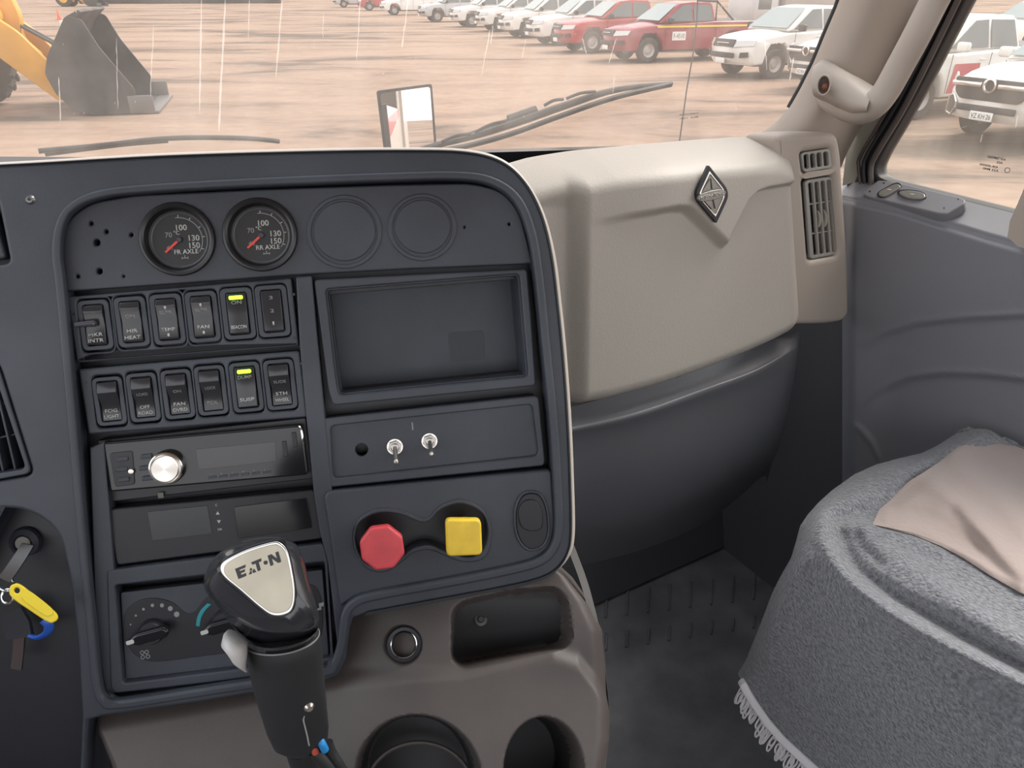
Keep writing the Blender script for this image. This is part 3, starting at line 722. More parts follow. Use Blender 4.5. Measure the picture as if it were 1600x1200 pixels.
# ---- gauges
BZ = mat('gauge_bezel', (.012, .012, .014), .3)
DIAL = mat('gauge_dial', (.022, .022, .024), .35)
def gauge(px, py, r, title, label):
    s = PF.scale(px, py, -14*MM); R_ = r*s; k = R_/.0335
    M_ = PF.at(px, py, -14*MM); e = empty('temperature_gauge', M_); tag(e, label, 'gauge', 'axle temperature gauges')
    K = Matrix.Scale(k, 4)
    def b(name, me, m, parent=e, M2=Matrix.Identity(4), sm=35): me.transform(K); T = Matrix.Translation(M2.translation*k) @ M2.to_3x3().to_4x4(); return mesh_obj(name, me, m, M_ @ T, parent, sm)
    b('gauge_ring', lathe([(.0335, -.001), (.0335, .0025), (.0325, .0045), (.0305, .0050), (.0285, .0040), (.0270, .0005), (.0262, -.0035), (.0262, -.006)], 64, False), BZ)
    b('inner_ring', lathe([(.0266, -.003), (.0262, -.0026), (.0250, -.0055), (.0236, -.0062)], 64, False), mat('dial_ring', (.09, .09, .095), .35))
    d = b('dial', lathe([(0, -.0060), (.0262, -.0060), (.0262, -.008), (0, -.008)], 48), DIAL)
    z = -.0059
    for sx, x, y, w in (('100', .0028, .0112, .0096), ('70', -.0092, .0050, .0062), ('°C', -.0020, .0066, .0050), ('130', .0130, .0012, .0096), ('150', .0128, -.0056, .0096), ('40', -.0095, -.0068, .0058), (title, .0048, -.0110, .0215)):
        me = text_mesh(sx, width=w, depth=.0002, bold=.018)
        b('lettering', me, LETTER if sx not in ('40', '70') else LETTERD, d, Matrix.Translation((x, y, z)), 0)
    # axle symbol under the title
    me = join([(box(.0045, .0007, .0002), Matrix.Translation((0, -.0010, 0))), (box(.0008, .0030, .0002), None), (box(.0008, .002, .0002), Matrix.Translation((-.0026, -.001, 0))), (box(.0008, .002, .0002), Matrix.Translation((.0026, -.001, 0)))])
    b('axle_symbol', me, LETTERD, d, Matrix.Translation((.003, -.0158, z+.0002)), 0)
    # scale arc and ticks
    arcp = [(.0206*math.cos(rad(a)), .0206*math.sin(rad(a))) for a in range(-35, 96, 5)]; arci = [(.0199*math.cos(rad(a)), .0199*math.sin(rad(a))) for a in range(95, -36, -5)]
    b('scale_arc', plate(arcp+arci, (), 0, .0002, .00001, 0), LETTERD, d, Matrix.Translation((0, 0, z)), 0)
    tk = []
    for a in (88, 60, 30, 5, -25): tk.append((box(.0022, .0006, .0002), Matrix.Rotation(rad(a), 4, 'Z') @ Matrix.Translation((.0216, 0, 0))))
    b('scale_tick', join(tk), LETTER, d, Matrix.Translation((0, 0, z)), 0)
    n = b('needle', plate([(.001, -.0012), (-.0172, -.0010), (-.0172, .0010), (.001, .0012)], (), -.0044, -.0036, .0003, 1), REDN, e, Matrix.Rotation(rad(40), 4, 'Z'))
    b('needle_hub', lathe([(0, -.0030), (.0022, -.0030), (.0026, -.0036), (.0026, -.006)], 24), DARK, n)
    return e
gauge(278, 374, 60, 'FR AXLE', 'round temperature gauge marked FR AXLE with a red needle')
gauge(407, 367, 59, 'RR AXLE', 'round temperature gauge marked RR AXLE with a red needle')

# ---- rocker switches
def rocker(i, kind, top, bottom, label, led=False):
    cx, cy, hw, hh = SW[i]
    s = PF.scale(cx, cy, -15*MM); M_ = PF.at(cx, cy, -15*MM, rot=rad(.6 if i < 6 else .8))
    e = empty('rocker_switch', M_); tag(e, label, 'switch', 'rocker switches in two rows')
    # surround seated in its opening
    ho, hh_o = (hw-2.2)*s, (hh-2.2)*s
    wi, hi = (16.5)*s, (34.5)*s
    ro = rnd([(-ho, -hh_o), (ho, -hh_o), (ho, hh_o), (-ho, hh_o)], .0052); ri = rnd([(-wi, -hi), (wi, -hi), (wi, hi), (-wi, hi)], .0022)
    T = Matrix(((1, -.012, 0, 0), (0, 1, 0, 0), (0, 0, 1, 0), (0, 0, 0, 1)))
    mesh_obj('surround', plate(ro, [ri], -.006, .0004, .0006, 2), DARK, M_, e)
    mesh_obj('switch_well', plate(ri, (), -.010, -.0075, .0002, 0), BLACK, M_, e)
    pr = {'off': [(-1, -.0010), (-.15, -.0016), (.42, .0042), (.50, .0047), (.97, .0026), (1, .0015)],
          'mid': [(-1, .0024), (-.92, .0032), (0, .0006), (.66, .0032), (.74, .0034), (1, .0012)],
          'lit': [(-1, .0014), (-.94, .0028), (0, .0022), (.85, .0018), (1, .0004)],
          'flat': [(-1, .0020), (-.94, .0030), (.9, .0018), (1, .0010)]}[kind]
    w = wi-.0006; h = hi-.0010
    pts = [(y*h, z) for y, z in pr]+[(h, -.007), (-h, -.007)]
    me = plate(pts, (), -w, w, .0007, 2); me.transform(Matrix(((0, 0, 1, 0), (1, 0, 0, 0), (0, 1, 0, 0), (0, 0, 0, 1))))
    rk = mesh_obj('rocker', me, mat('rocker_plastic', (.032, .032, .036), .2, bump=.05, bscale=900), M_, e, 40)
    def surf(t):
        for a, b in zip(pr, pr[1:]):
            if a[0] <= t <= b[0]:
                k = (t-a[0])/(b[0]-a[0]); return a[1]+(b[1]-a[1])*k, math.atan2(b[1]-a[1], (b[0]-a[0])*h)
        return pr[-1][1], 0
    def word(s_, t, wd, ht=None, m=LETTER, x=0):
        z, an = surf(t); me = text_mesh(s_, width=wd, height=ht, depth=.00015, bold=.012)
        mesh_obj('lettering', me, m, M_ @ Matrix.Translation((x, t*h, z+.00025)) @ Matrix.Rotation(an, 4, 'X'), rk, 0)
    for t, s_, wd, m in top+bottom: word(s_, t, wd, .0030, m)
    if led:
        z, an = surf(.80)
        mesh_obj('green_indicator', plate(rnd([(-.0058, -.0016), (.0058, -.0016), (.0058, .0016), (-.0058, .0016)], .0014), (), 0, .0012, .0005), GREEN, M_ @ Matrix.Translation((0, .80*h, z-.0002)) @ Matrix.Rotation(an, 4, 'X'), rk)
    return e, M_, rk, word, surf, h
L_, D_ = LETTER, LETTERD
e, M_, rk, wd_, sf, h_ = rocker(0, 'mid', [], [(-.48, 'MKR', .0110, L_), (-.78, 'INTR', .0120, L_)], 'black rocker switch marked MKR INTR with a small lever across it')
lv = plate(rnd([(-.0110, -.0022), (.0055, -.0028), (.0065, 0), (.0055, .0028), (-.0110, .0022)], .002), (), .003, .0095, .002, 3)
mesh_obj('lever', lv, mat('purple_grey_plastic', (.05, .046, .055), .3), M_ @ Matrix.Translation((-.0030, .0015, 0)), e)
rocker(1, 'mid', [(.30, 'ON', .0075, D_)], [(-.45, 'MIR', .0085, L_), (-.78, 'HEAT', .0125, L_)], 'black rocker switch marked ON and MIR HEAT')
rocker(2, 'mid', [(.60, '•', .002, L_), (.36, 'SLPR', .0105, D_)], [(-.50, 'TEMP', .0110, L_), (-.78, '•', .002, L_)], 'black rocker switch marked SLPR TEMP')
rocker(3, 'mid', [(.60, '•', .002, L_), (.36, 'SLPR', .0105, D_)], [(-.50, 'FAN', .0095, L_), (-.78, '•', .002, L_)], 'black rocker switch marked SLPR FAN')
rocker(4, 'lit', [(.56, 'ON', .0085, D_)], [(-.66, 'BEACON', .0125, L_)], 'rocker switch in the upper row with its green light on', led=True)
rocker(5, 'flat', [(.66, '3', .0030, D_), (.02, '2', .0032, D_)], [(-.60, '1', .0014, L_)], 'black rocker switch marked 3 2 1 at the right end of the upper row')
rocker(6, 'off', [], [(-.50, 'FOG', .0100, L_), (-.80, 'LIGHT', .0120, L_)], 'black rocker switch marked FOG LIGHT')
rocker(7, 'off', [(.18, 'LOAD', .009, D_)], [(-.50, 'OFF', .0080, L_), (-.80, 'ROAD', .0115, L_)], 'black rocker switch marked OFF ROAD')
rocker(8, 'off', [(.16, 'ON', .0065, D_)], [(-.50, 'FAN', .0095, L_), (-.80, 'OVRD', .0120, L_)], 'black rocker switch marked FAN OVRD')
rocker(9, 'off', [(.14, 'LOCK', .009, D_)], [(-.62, 'PDL', .0092, D_)], 'black rocker switch marked PDL')
rocker(10, 'lit', [(.52, 'DUMP', .0115, D_)], [(-.60, 'SUSP', .0120, L_)], 'rocker switch marked DUMP and SUSP with its green light on', led=True)
rocker(11, 'off', [(.16, 'SLIDE', .0105, D_)], [(-.45, '5TH', .0098, L_), (-.76, 'WHEEL', .0118, L_)], 'black rocker switch marked 5TH WHEEL')

# ---- radio
radio = empty('car_radio', PF.M); tag(radio, 'black car radio with a round silver volume knob and blank display', 'car radio')
pplate('radio_sleeve', [(152, 688), (478, 652), (490, 748), (160, 786)], -34, -22, 1, m=BLACK, parent=radio, r=3)
rf = pplate('radio_face', [(161, 692), (472, 664), (482, 742), (172, 769)], -22, -13, 1.6, m=GLOSSY, parent=radio, r=6)
pplate('radio_display', [(306, 702), (430, 690), (432, 721), (310, 734)], -13.2, -12.6, .2, m=mat('display_grey', (.055, .050, .053), .22), parent=rf, r=1)
pplate('button_cluster', [(171, 708), (207, 704), (211, 757), (180, 761)], -13.2, -12.2, .5, m=BLACK, parent=rf, r=5)
for (x, y) in ((191, 718), (190, 734), (193, 750), (228, 714), (226, 732), (230, 748)):
    pplate('radio_button', [(x-9, y-3), (x+9, y-5), (x+9, y+2), (x-9, y+4)], -13, -11.2, .6, m=DARK, parent=rf, r=2)
for k in range(6):
    x = 332+k*17; pplate('preset_button', [(x-7, 745-k*1.6), (x+6, 743.5-k*1.6), (x+6, 747-k*1.6), (x-7, 748.5-k*1.6)], -13, -12.2, .3, m=DARK, parent=rf)
for k, s_ in enumerate('123456'):
    lettering(s_, PF.at(329+k*17, 741.5-k*1.5, -12.9*MM, rad(4)), rf, w=None, h=.0016, m=LETTERD)
pplate('slot_button', [(440, 690), (447, 689), (450, 713), (443, 714)], -13, -11.8, .5, m=BLACK, parent=rf, r=1)
pplate('slot_button', [(455, 676), (462, 675), (465, 698), (458, 699)], -13, -11.8, .5, m=BLACK, parent=rf, r=1)
M_ = PF.at(263, 729, -13*MM)
kn = mesh_obj('volume_knob', lathe([(.0146, 0), (.0146, .005), (.0138, .0078), (.0128, .0082), (.0122, .0074), (.0118, .0070)], 48), CHROME, M_, radio)
KT = bpy.data.materials.new('spun_metal'); KT.use_nodes = True
b = KT.node_tree.nodes['Principled BSDF']; b.inputs['Metallic'].default_value = 1; b.inputs['Roughness'].default_value = .34; b.inputs['Base Color'].default_value = (.80, .74, .68, 1); b.inputs['Anisotropic'].default_value = .8
tg = KT.node_tree.nodes.new('ShaderNodeTangent'); tg.direction_type = 'RADIAL'; tg.axis = 'Z'; KT.node_tree.links.new(tg.outputs[0], b.inputs['Tangent'])
mesh_obj('knob_cap', lathe([(0, .0120), (.0106, .0118), (.0114, .0108), (.0114, .006)], 48), KT, M_, kn)
pplate('indicator_chip', [(246, 770), (255, 769), (256, 778), (247, 779)], -20, -19, .2, m=mat('olive_chip', (.10, .12, .08), .4), parent=radio)
cl_ = [PF.pt(467, 666, -11*MM), PF.pt(471, 674, -9*MM), PF.pt(473, 688, -9*MM), PF.pt(474, 699, -11.5*MM)]
mesh_obj('chrome_edge', tube(catmull(cl_, 5), .0011, 8), CHROME, None, radio)
for (x, y) in ((206, 736),): mesh_obj('eject_stud', lathe([(0, .003), (.0022, .0026), (.0030, 0)], 16), STEEL, PF.at(x, y, -12.6*MM), radio)
# ---- trip computer under the radio
tc_ = empty('trip_computer', PF.M); tag(tc_, 'black trip computer unit with a blank screen and small arrow buttons under the radio', 'trip computer')
tf = pplate('unit_face', [(166, 796), (492, 765), (505, 842), (182, 884)], -32, -18, 1.4, m=BLACK, parent=tc_, r=7)
pplate('screen', [(230, 800), (324, 790), (332, 834), (238, 845)], -18.2, -17.6, .2, m=mat('screen_grey', (.026, .028, .030), .25), parent=tf, r=1)
for (x, y, s_) in ((338, 789, 'C'), (340, 802, '▲'), (342, 815, '▼'), (344, 827, 'OK')):
    if s_ in '▲▼':
        k = 1 if s_ == '▲' else -1
        pplate('arrow_mark', [(x-3, y+2*k), (x+3, y+2*k), (x, y-3*k)][::k], -18.2, -17.5, .05, m=LETTER, parent=tf)
    else: lettering(s_, PF.at(x, y, -17.9*MM), tf, h=.0020, m=LETTER)
pplate('side_bay', [(365, 792), (480, 778), (488, 825), (372, 842)], -18.2, -17.2, .4, m=GLOSSY, parent=tf, r=3)

# ---- toggle switches
def toggle(px, py, tilt, label):
    M_ = PF.at(px, py, -18.5*MM); e = empty('toggle_switch', M_); CHROME = mat('toggle_nickel', (.42, .39, .36), .3, .9); tag(e, label, 'switch', 'chrome toggle switches')
    mesh_obj('washer', lathe([(.0035, 0), (.0072, 0), (.0072, .0008), (.0035, .0008)], 28, True), STEEL, M_, e)
    hx = [(.0062*math.cos(rad(60*i+15)), .0062*math.sin(rad(60*i+15))) for i in range(6)]
    mesh_obj('hex_nut', plate(hx, (), .0008, .0034, .0005, 2), CHROME, M_, e)
    mesh_obj('threaded_neck', lathe([(0, .0058), (.0030, .0058), (.0038, .0052), (.0035, .0048), (.0038, .0044), (.0035, .0040), (.0038, .0036), (.0038, .001)], 24), CHROME, M_, e)
    L = M_ @ Matrix.Translation((0, 0, .005)) @ Matrix.Rotation(rad(tilt), 4, 'X')
    mesh_obj('lever', lathe([(.0019, 0), (.0020, .010), (.0025, .0150), (.0027, .0170), (.0021, .0188), (.0010, .0196), (0, .0198)], 20), CHROME, L, e)
toggle(617, 698, 38, 'chrome toggle switch beside the empty round hole')
toggle(671, 689, 30, 'chrome toggle switch nearer the middle of its panel')
pplate('scratch', [(643, 660), (645, 660), (646, 672), (644, 672)], -18.6, -18.3, .05, m=LETTERD, parent=tp)

# ---- parking brake valve knobs
def shaft_knob(name, px, py, outline, m, label, rd=.005, top_bevel=.0022, zk=.022, stem=(0, 0)):
    M_ = PF.at(px, py, -30*MM); e = empty(name, M_); tag(e, label, 'knob')
    hu = Vector(PF.uv(px, py, (-30+26+zk*1000)*MM))-Vector(PF.uv(px, py, -30*MM))
    sh = [M_.inverted() @ PF.pt(px+stem[0], py+stem[1], -30*MM), Vector((hu.x, hu.y, .026+zk-.006))]
    mesh_obj('stem', tube(sh, .0065, 20), m, M_, e)
    hc = PF.poly(outline, (-30+26+zk*1000)*MM); c = Vector(PF.uv(px, py, -30*MM))
    me = plate([(a-c.x, b-c.y) for a, b in hc], (), .026+zk-.010, .026+zk, top_bevel, 4)
    kn = mesh_obj('knob_head', me, m, M_, e); return e, kn, M_
RK = mat('red_knob_plastic', (.68, .07, .085), .34, var=.12, vscale=40)
YK = mat('yellow_knob_plastic', (.92, .62, .05), .32, var=.14, vscale=60, col2=(.95, .64, .05))
octo = [(597+36.5*math.cos(rad(a)), 857+36*math.sin(rad(a))) for a in range(15, 375, 45)]
shaft_knob('trailer_brake_knob', 597, 857, rnd(octo, 4), RK, 'red octagonal push-pull knob on the right hand panel')
shaft_knob('parking_brake_knob', 725, 840, rnd([(696, 812), (752, 812), (754, 868), (698, 870)], 9), YK, 'yellow square push-pull knob to the right of the red one', stem=(-2, -24))
# ------------------------------------------------------------------ passenger side dash
DP0 = P(900, 450, .92); DF = Frame(DP0, LAT, n=-(FWD*math.cos(rad(8))-ZUP*math.sin(rad(8))))
# lateral plane of the passenger dash, leaning a little
top_c = [(800, 290), (850, 266), (900, 251), (960, 238), (1030, 228), (1100, 220), (1160, 216), (1205, 215), (1228, 222), (1246, 250)]
bot_c = [(800, 655), (890, 642), (950, 630), (1030, 606), (1100, 582), (1170, 556), (1215, 538), (1240, 526), (1254, 515), (1262, 496)]
band = [(900, 349), (930, 343), (980, 331), (1040, 319), (1060, 320), (1073, 331), (1118, 375), (1152, 312), (1166, 298), (1185, 292), (1250, 283)]
def dash_pt(px, py):
    """height of the moulded pad over its plane (m, towards the cabin)"""
    yt = curve_at(top_c, px); yb = curve_at(bot_c, px); h = 0.0
    # crest rolls away to the windscreen, bottom rolls under, right end rolls back
    t = (py-yt)/60.; h -= .085*max(0, 1-t)**2.2 if t < 1 else 0
    b = (yb-py)/26.; h -= .022*max(0, 1-b)**2.4 if b < 1 else 0
    xr = 1246+(py-250)*.065; r = (xr+6-px)/30.; h -= .030*max(0, 1-r)**2.3 if r < 1 else 0
    # left shoulder: shallow cove where the pad meets the centre hood
    h -= .022*(1-sstep(896, 922, px+(py-450)*.01))*sstep(255, 330, py)
    h += .010*math.sin(max(0, min(1, (px-900)/350))*math.pi)
    # raised upper band with the emblem point
    d, tt = seg_dist(px, py, band); side_ = py < curve_at(band, px)
    amp = .0155*sstep(915, 1040, px)*(1-.45*sstep(1160, 1250, px))
    sd_ = d if side_ else -d
    h += amp*sstep(-13 if px < 1122 else -5, 3, sd_)
    return h
def pad(u, v):
    px = 800+u*(1262-800)
    a = curve_at(top_c, px); b = curve_at(bot_c, px)
    py = a+(b-a)*v
    # right end follows the leaning edge
    px2 = px + max(0, (px-1200)/62)*((py-250)*.050-4)
    t = (py-a)/60.; px3 = px2 + (48*(1-t)**2.2 if t < 1 else 0)*sstep(900, 1150, px)
    return DF.pt(px3, py, 0) + DF.n*dash_pt(px2, py)
pdash = empty('passenger_dash', DF.M); tag(pdash, 'taupe padded passenger dash with a raised band above and an emblem', 'dashboard')
pm = grid_mesh(pad, 230, 190)
mesh_obj('pad', pm, BEIGE, None, pdash, 60)
# top shelf falling away to the windscreen base behind the crest
def shelf(u, v):
    px = 800+u*(1246-800); q = pad(min(1, (px-800)/462), 0)
    return q + FWD*(.10*v) - ZUP*(.045*v*v+.004*v)
mesh_obj('top_shelf', grid_mesh(shelf, 40, 8), BEIGE, None, pdash, 60)
# emblem
EM = Frame(DF.pt(1113, 305, .0290), LAT, n=DF.n)
emb = empty('diamond_emblem', EM.M); tag(emb, 'diamond shaped truck emblem with a lettered band on the passenger dash', 'emblem')
def eplate(name, pts, z0, z1, bev, m, holes=(), r=0, parent=None):
    if r: pts = rnd(pts, r)
    return mesh_obj(name, plate(EM.poly(pts, z1*MM), [EM.poly(h, z1*MM) for h in holes], z0*MM, z1*MM, bev*MM, 2), m, EM.M, parent or emb)
EMG = mat('emblem_grey', (.24, .225, .205), .35, metal=.6)
def dia(k): c = (1113, 304); return [(c[0]+(x-c[0])*k, c[1]+(y-c[1])*k) for x, y in ((1108, 258), (1142, 301), (1120, 349), (1085, 308))]
eplate('dark_surround', rnd(dia(1.0), [2, 16, 2, 16]), -3, 2.2, .8, BLACK)
eplate('silver_frame', rnd(dia(.80), [2, 13, 2, 13]), -1, 3.6, .7, CHROME, holes=[rnd(dia(.70), [2, 10, 2, 10])])
eplate('field', rnd(dia(.70), [2, 10, 2, 10]), -1, 2.6, .2, EMG)
for a, bq in ((((1109.5, 280), (1111, 296), (1098, 299)), 0), (((1111.5, 279), (1125, 294), (1113, 296)), 0), (((1100, 313), (1112, 311), (1112.5, 327)), 0), (((1115, 311), (1128, 307), (1118, 326)), 0)):
    eplate('facet', list(a), 2, 4.4, .4, EMG)
cb = [(1091, 311), (1095, 304), (1108, 299), (1124, 296), (1133, 298), (1134, 303), (1127, 309), (1112, 313), (1097, 315)]
bd_ = eplate('name_band', [tuple(p) for p in catmull(cb, 4, True)], 2, 5.4, .8, EMG)
t = text_mesh('INTERNATIONAL', width=EM.scale(1113, 305)*36, height=.0048, depth=.0006, bold=.02)
ang = math.atan2(*reversed([a-b for a, b in zip(EM.uv(1131, 300.5), EM.uv(1095, 309))]))
mesh_obj('band_lettering', t, mat('emblem_letter', (.45, .42, .38), .4), EM.at(1113, 305, 5.5*MM) @ Matrix.Rotation(ang, 4, 'Z'), bd_, 0)

# ---- lower bin: dark glove compartment under the pad
LB = empty('glove_compartment', DF.M); tag(LB, 'dark rounded glove compartment under the taupe passenger pad', 'glove compartment')
def lb(px, py, h): return DF.pt(px, py, h)
rowsL = [[lb(820, 650, -.035), lb(900, 634, -.033), lb(1000, 606, -.03), (lb(1100, 572, -.03)), lb(1180, 542, -.032), lb(1240, 520, -.04), lb(1252, 515, -.06)],
         [lb(820, 676, -.010), lb(900, 661, -.008), lb(1000, 637, .006), lb(1100, 602, .006), lb(1180, 573, .0), lb(1238, 543, -.012), lb(1249, 540, -.05)],
         [lb(820, 684, -.004), lb(900, 671, -.001), lb(1000, 648, .014), lb(1100, 613, .014), lb(1180, 583, .008), lb(1236, 553, -.008), lb(1246, 556, -.05)],
         [lb(820, 700, -.008), lb(900, 690, -.006), lb(1000, 670, .009), lb(1100, 637, .009), lb(1175, 610, .002), lb(1230, 585, -.016), lb(1241, 590, -.06)],
         [lb(820, 760, -.010), lb(900, 752, -.008), lb(1000, 738, .006), lb(1100, 708, .006), lb(1165, 680, -.004), lb(1217, 640, -.022), lb(1230, 645, -.07)],
         [lb(820, 818, -.022), lb(900, 812, -.018), lb(1000, 798, -.006), lb(1090, 765, -.006), lb(1155, 728, -.014), lb(1205, 690, -.034), lb(1216, 700, -.08)],
         [lb(820, 850, -.040), lb(900, 842, -.036), lb(1000, 824, -.026), lb(1085, 790, -.026), lb(1150, 750, -.034), lb(1198, 715, -.05), lb(1206, 725, -.09)],
         [lb(820, 900, -.10), lb(900, 885, -.10), lb(1000, 860, -.10), lb(1085, 825, -.10), lb(1145, 785, -.10), lb(1190, 745, -.11), lb(1198, 755, -.13)]]
mesh_obj('bin_door', net(rowsL, 10, 5), mat('dark_bin_plastic', (.095, .096, .104), .38, bump=.35, bscale=900, bdist=.0005), None, LB, 60)

# ---- vent column at the right end of the dash
VF = Frame(P(1290, 340, 1.135), LAT, n=-(FWD*math.cos(rad(6))-ZUP*math.sin(rad(6))))
vc = empty('vent_tower', VF.M); tag(vc, 'taupe vertical vent housing at the right end of the dash', 'vent housing')
def vplate(name, pts, z0, z1, bev, m, holes=(), r=0, parent=None, res=3):
    if r: pts = rnd(pts, r)
    return mesh_obj(name, plate(VF.poly(pts, z1*MM), [VF.poly(h, z1*MM) for h in holes], z0*MM, z1*MM, bev*MM, res), m, VF.M, parent or vc)
col = [(1212, 212), (1245, 208), (1290, 206), (1310, 209), (1316, 240), (1321, 320), (1327, 420), (1328, 490), (1318, 503), (1290, 507), (1240, 508), (1222, 400)]
lg = [(1255, 283), (1260, 279), (1296, 274), (1302, 276), (1310, 392), (1307, 400), (1268, 407), (1264, 404)]
sm_ = [(1252, 239), (1297, 232), (1301, 262), (1256, 270)]
vplate('housing', rnd(col, [10, 10, 12, 14, 20, 20, 20, 14, 14, 8, 0, 0]), -60, 0, 9, BEIGE2, holes=[rnd(lg, 5), rnd(sm_, 6)], res=5)
vplate('vent_shadow_box', [(1240, 222), (1306, 222), (1316, 415), (1250, 415)], -50, -36, 1, RUBBER)
VG = mat('vent_grey', (.30, .285, .26), .45)
sv = vplate('small_vent', sm_, -7, -1.5, 1.2, VG, r=6, holes=[rnd([(x-4.2+k*.0, 242-i*1.4), (x+3.4, 241-i*1.4), (x+5.0, 263-i*1.4), (x-2.6, 264.5-i*1.4)], 3.5) for i, (x, k) in enumerate([(1260, 0), (1270, 0), (1280, 0), (1290.5, 0)])])
lgi = [(x+(1283-x)*.10, y+(340-y)*.035) for x, y in lg]
slots = []
for i in range(4):
    xa = 1266.5+i*9.6; ya = 286-i*1.5; xb = xa+8.5; yb = 399-i*1.7
    slots.append(rnd([(xa-3.5, ya), (xa+3.4, ya-.5), (xb+3.8, yb-.5), (xb-3.1, yb)], 3))
lv_ = vplate('large_vent', lgi, -9, -4, 1.2, VG, r=5, holes=slots)
for y in (316, 362): vplate('crossbar', [(1264+(y-316)*.08, y+2.5), (1304+(y-316)*.08, y-3.5), (1304+(y-316)*.08, y-2), (1264+(y-316)*.08, y+4.5)], -14, -6, .4, VG, parent=lv_)
for x, y in ((1281, 342), (1290.5, 341)):
    vplate('thumb_wheel', [tuple(p) for p in catmull([(x-3.2, y-13), (x+1.5, y-8), (x+3.4, y), (x+2.0, y+9), (x-2.2, y+14), (x-.5, y)], 4, True)], -12, -2.5, 1, mat('thumb_wheel_tan', (.26, .24, .19), .5), parent=lv_)
    
# ------------------------------------------------------------------ windscreen, cowl, wipers
WN = (FWD*math.cos(rad(34)) + ZUP*math.sin(rad(34)))      # outward normal
WP = P(1060, 222, 1.34)
WF = Frame(WP, LAT, n=-WN)
def glass_mat(name, dust=.12, tint=(.97, .98, .97), haze_col=(.80, .74, .68)):
    m = bpy.data.materials.new(name); m.use_nodes = True; nt = m.node_tree; nt.nodes.clear(); L = nt.links
    out = nt.nodes.new('ShaderNodeOutputMaterial'); tr = nt.nodes.new('ShaderNodeBsdfTransparent'); tr.inputs[0].default_value = (*tint, 1)
    gl = nt.nodes.new('ShaderNodeBsdfGlossy'); gl.inputs['Roughness'].default_value = .02
    df = nt.nodes.new('ShaderNodeBsdfTranslucent'); df.inputs[0].default_value = (*haze_col, 1)
    lw = nt.nodes.new('ShaderNodeLayerWeight'); lw.inputs[0].default_value = .5; pw = nt.nodes.new('ShaderNodeMath'); pw.operation = 'POWER'; pw.inputs[1].default_value = 5; L.new(lw.outputs['Facing'], pw.inputs[0]); fr = nt.nodes.new('ShaderNodeMath'); fr.operation = 'MULTIPLY_ADD'; fr.inputs[1].default_value = .5; fr.inputs[2].default_value = .02; L.new(pw.outputs[0], fr.inputs[0])
    m1 = nt.nodes.new('ShaderNodeMixShader'); m2 = nt.nodes.new('ShaderNodeMixShader')
    tc = nt.nodes.new('ShaderNodeTexCoord'); mp = nt.nodes.new('ShaderNodeMapping'); mp.inputs['Scale'].default_value = (22, 1.6, 1)
    n = nt.nodes.new('ShaderNodeTexNoise'); n.inputs['Scale'].default_value = 1; n.inputs['Detail'].default_value = 6
    n2 = nt.nodes.new('ShaderNodeTexNoise'); n2.inputs['Scale'].default_value = 3; n2.inputs['Detail'].default_value = 5
    L.new(tc.outputs['Object'], mp.inputs[0]); L.new(mp.outputs[0], n.inputs['Vector']); L.new(tc.outputs['Object'], n2.inputs['Vector'])
    ad = nt.nodes.new('ShaderNodeMath'); ad.operation = 'MULTIPLY'; L.new(n.outputs['Fac'], ad.inputs[0]); L.new(n2.outputs['Fac'], ad.inputs[1])
    mr = nt.nodes.new('ShaderNodeMapRange'); mr.inputs['From Min'].default_value = .15; mr.inputs['From Max'].default_value = .42
    mr.inputs['To Min'].default_value = dust*.55; mr.inputs['To Max'].default_value = dust*1.5
    L.new(ad.outputs[0], mr.inputs['Value']); L.new(mr.outputs[0], m2.inputs[0])
    L.new(fr.outputs[0], m1.inputs[0]); L.new(tr.outputs[0], m1.inputs[1]); L.new(gl.outputs[0], m1.inputs[2])
    L.new(m1.outputs[0], m2.inputs[1]); L.new(df.outputs[0], m2.inputs[2]); L.new(m2.outputs[0], out.inputs[0]); return m
WG = glass_mat('dusty_windscreen_glass', .10, (.87, .84, .82), (.62, .55, .49))
w_l = [WF.uv(-260, 262), WF.uv(1236, 226), WF.uv(1328, -20), WF.uv(1430, -330), WF.uv(-260, -330)]
me = plate(w_l, (), -.003, .002, .0005, 0)
win1 = tag(mesh_obj('window_1', me, WG, WF.M, smooth=0), 'large dusty windscreen with dried water runs', 'windscreen', kind='structure')
STR = bpy.data.materials.new('dried_water_run'); STR.use_nodes = True; nt = STR.node_tree; nt.nodes.clear()
o_ = nt.nodes.new('ShaderNodeOutputMaterial'); a_ = nt.nodes.new('ShaderNodeBsdfTransparent'); b_ = nt.nodes.new('ShaderNodeBsdfTranslucent'); b_.inputs[0].default_value = (.95, .92, .88, 1); c_ = nt.nodes.new('ShaderNodeMixShader'); c_.inputs[0].default_value = .30
nt.links.new(a_.outputs[0], c_.inputs[1]); nt.links.new(b_.outputs[0], c_.inputs[2]); nt.links.new(c_.outputs[0], o_.inputs[0])
vv, ff = [], []
def streak(pts, w):
    base = len(vv); n = len(pts)
    for i, (x, y) in enumerate(pts):
        ww = w*(.5+.9*random.random())*(1 if 0 < i < n-1 else .3)
        for q in (-ww, ww): u = WF.uv(x+q, y, .004); vv.append((u[0], u[1], .004))
    for i in range(n-1): ff.append((base+2*i, base+2*i+1, base+2*i+3, base+2*i+2))
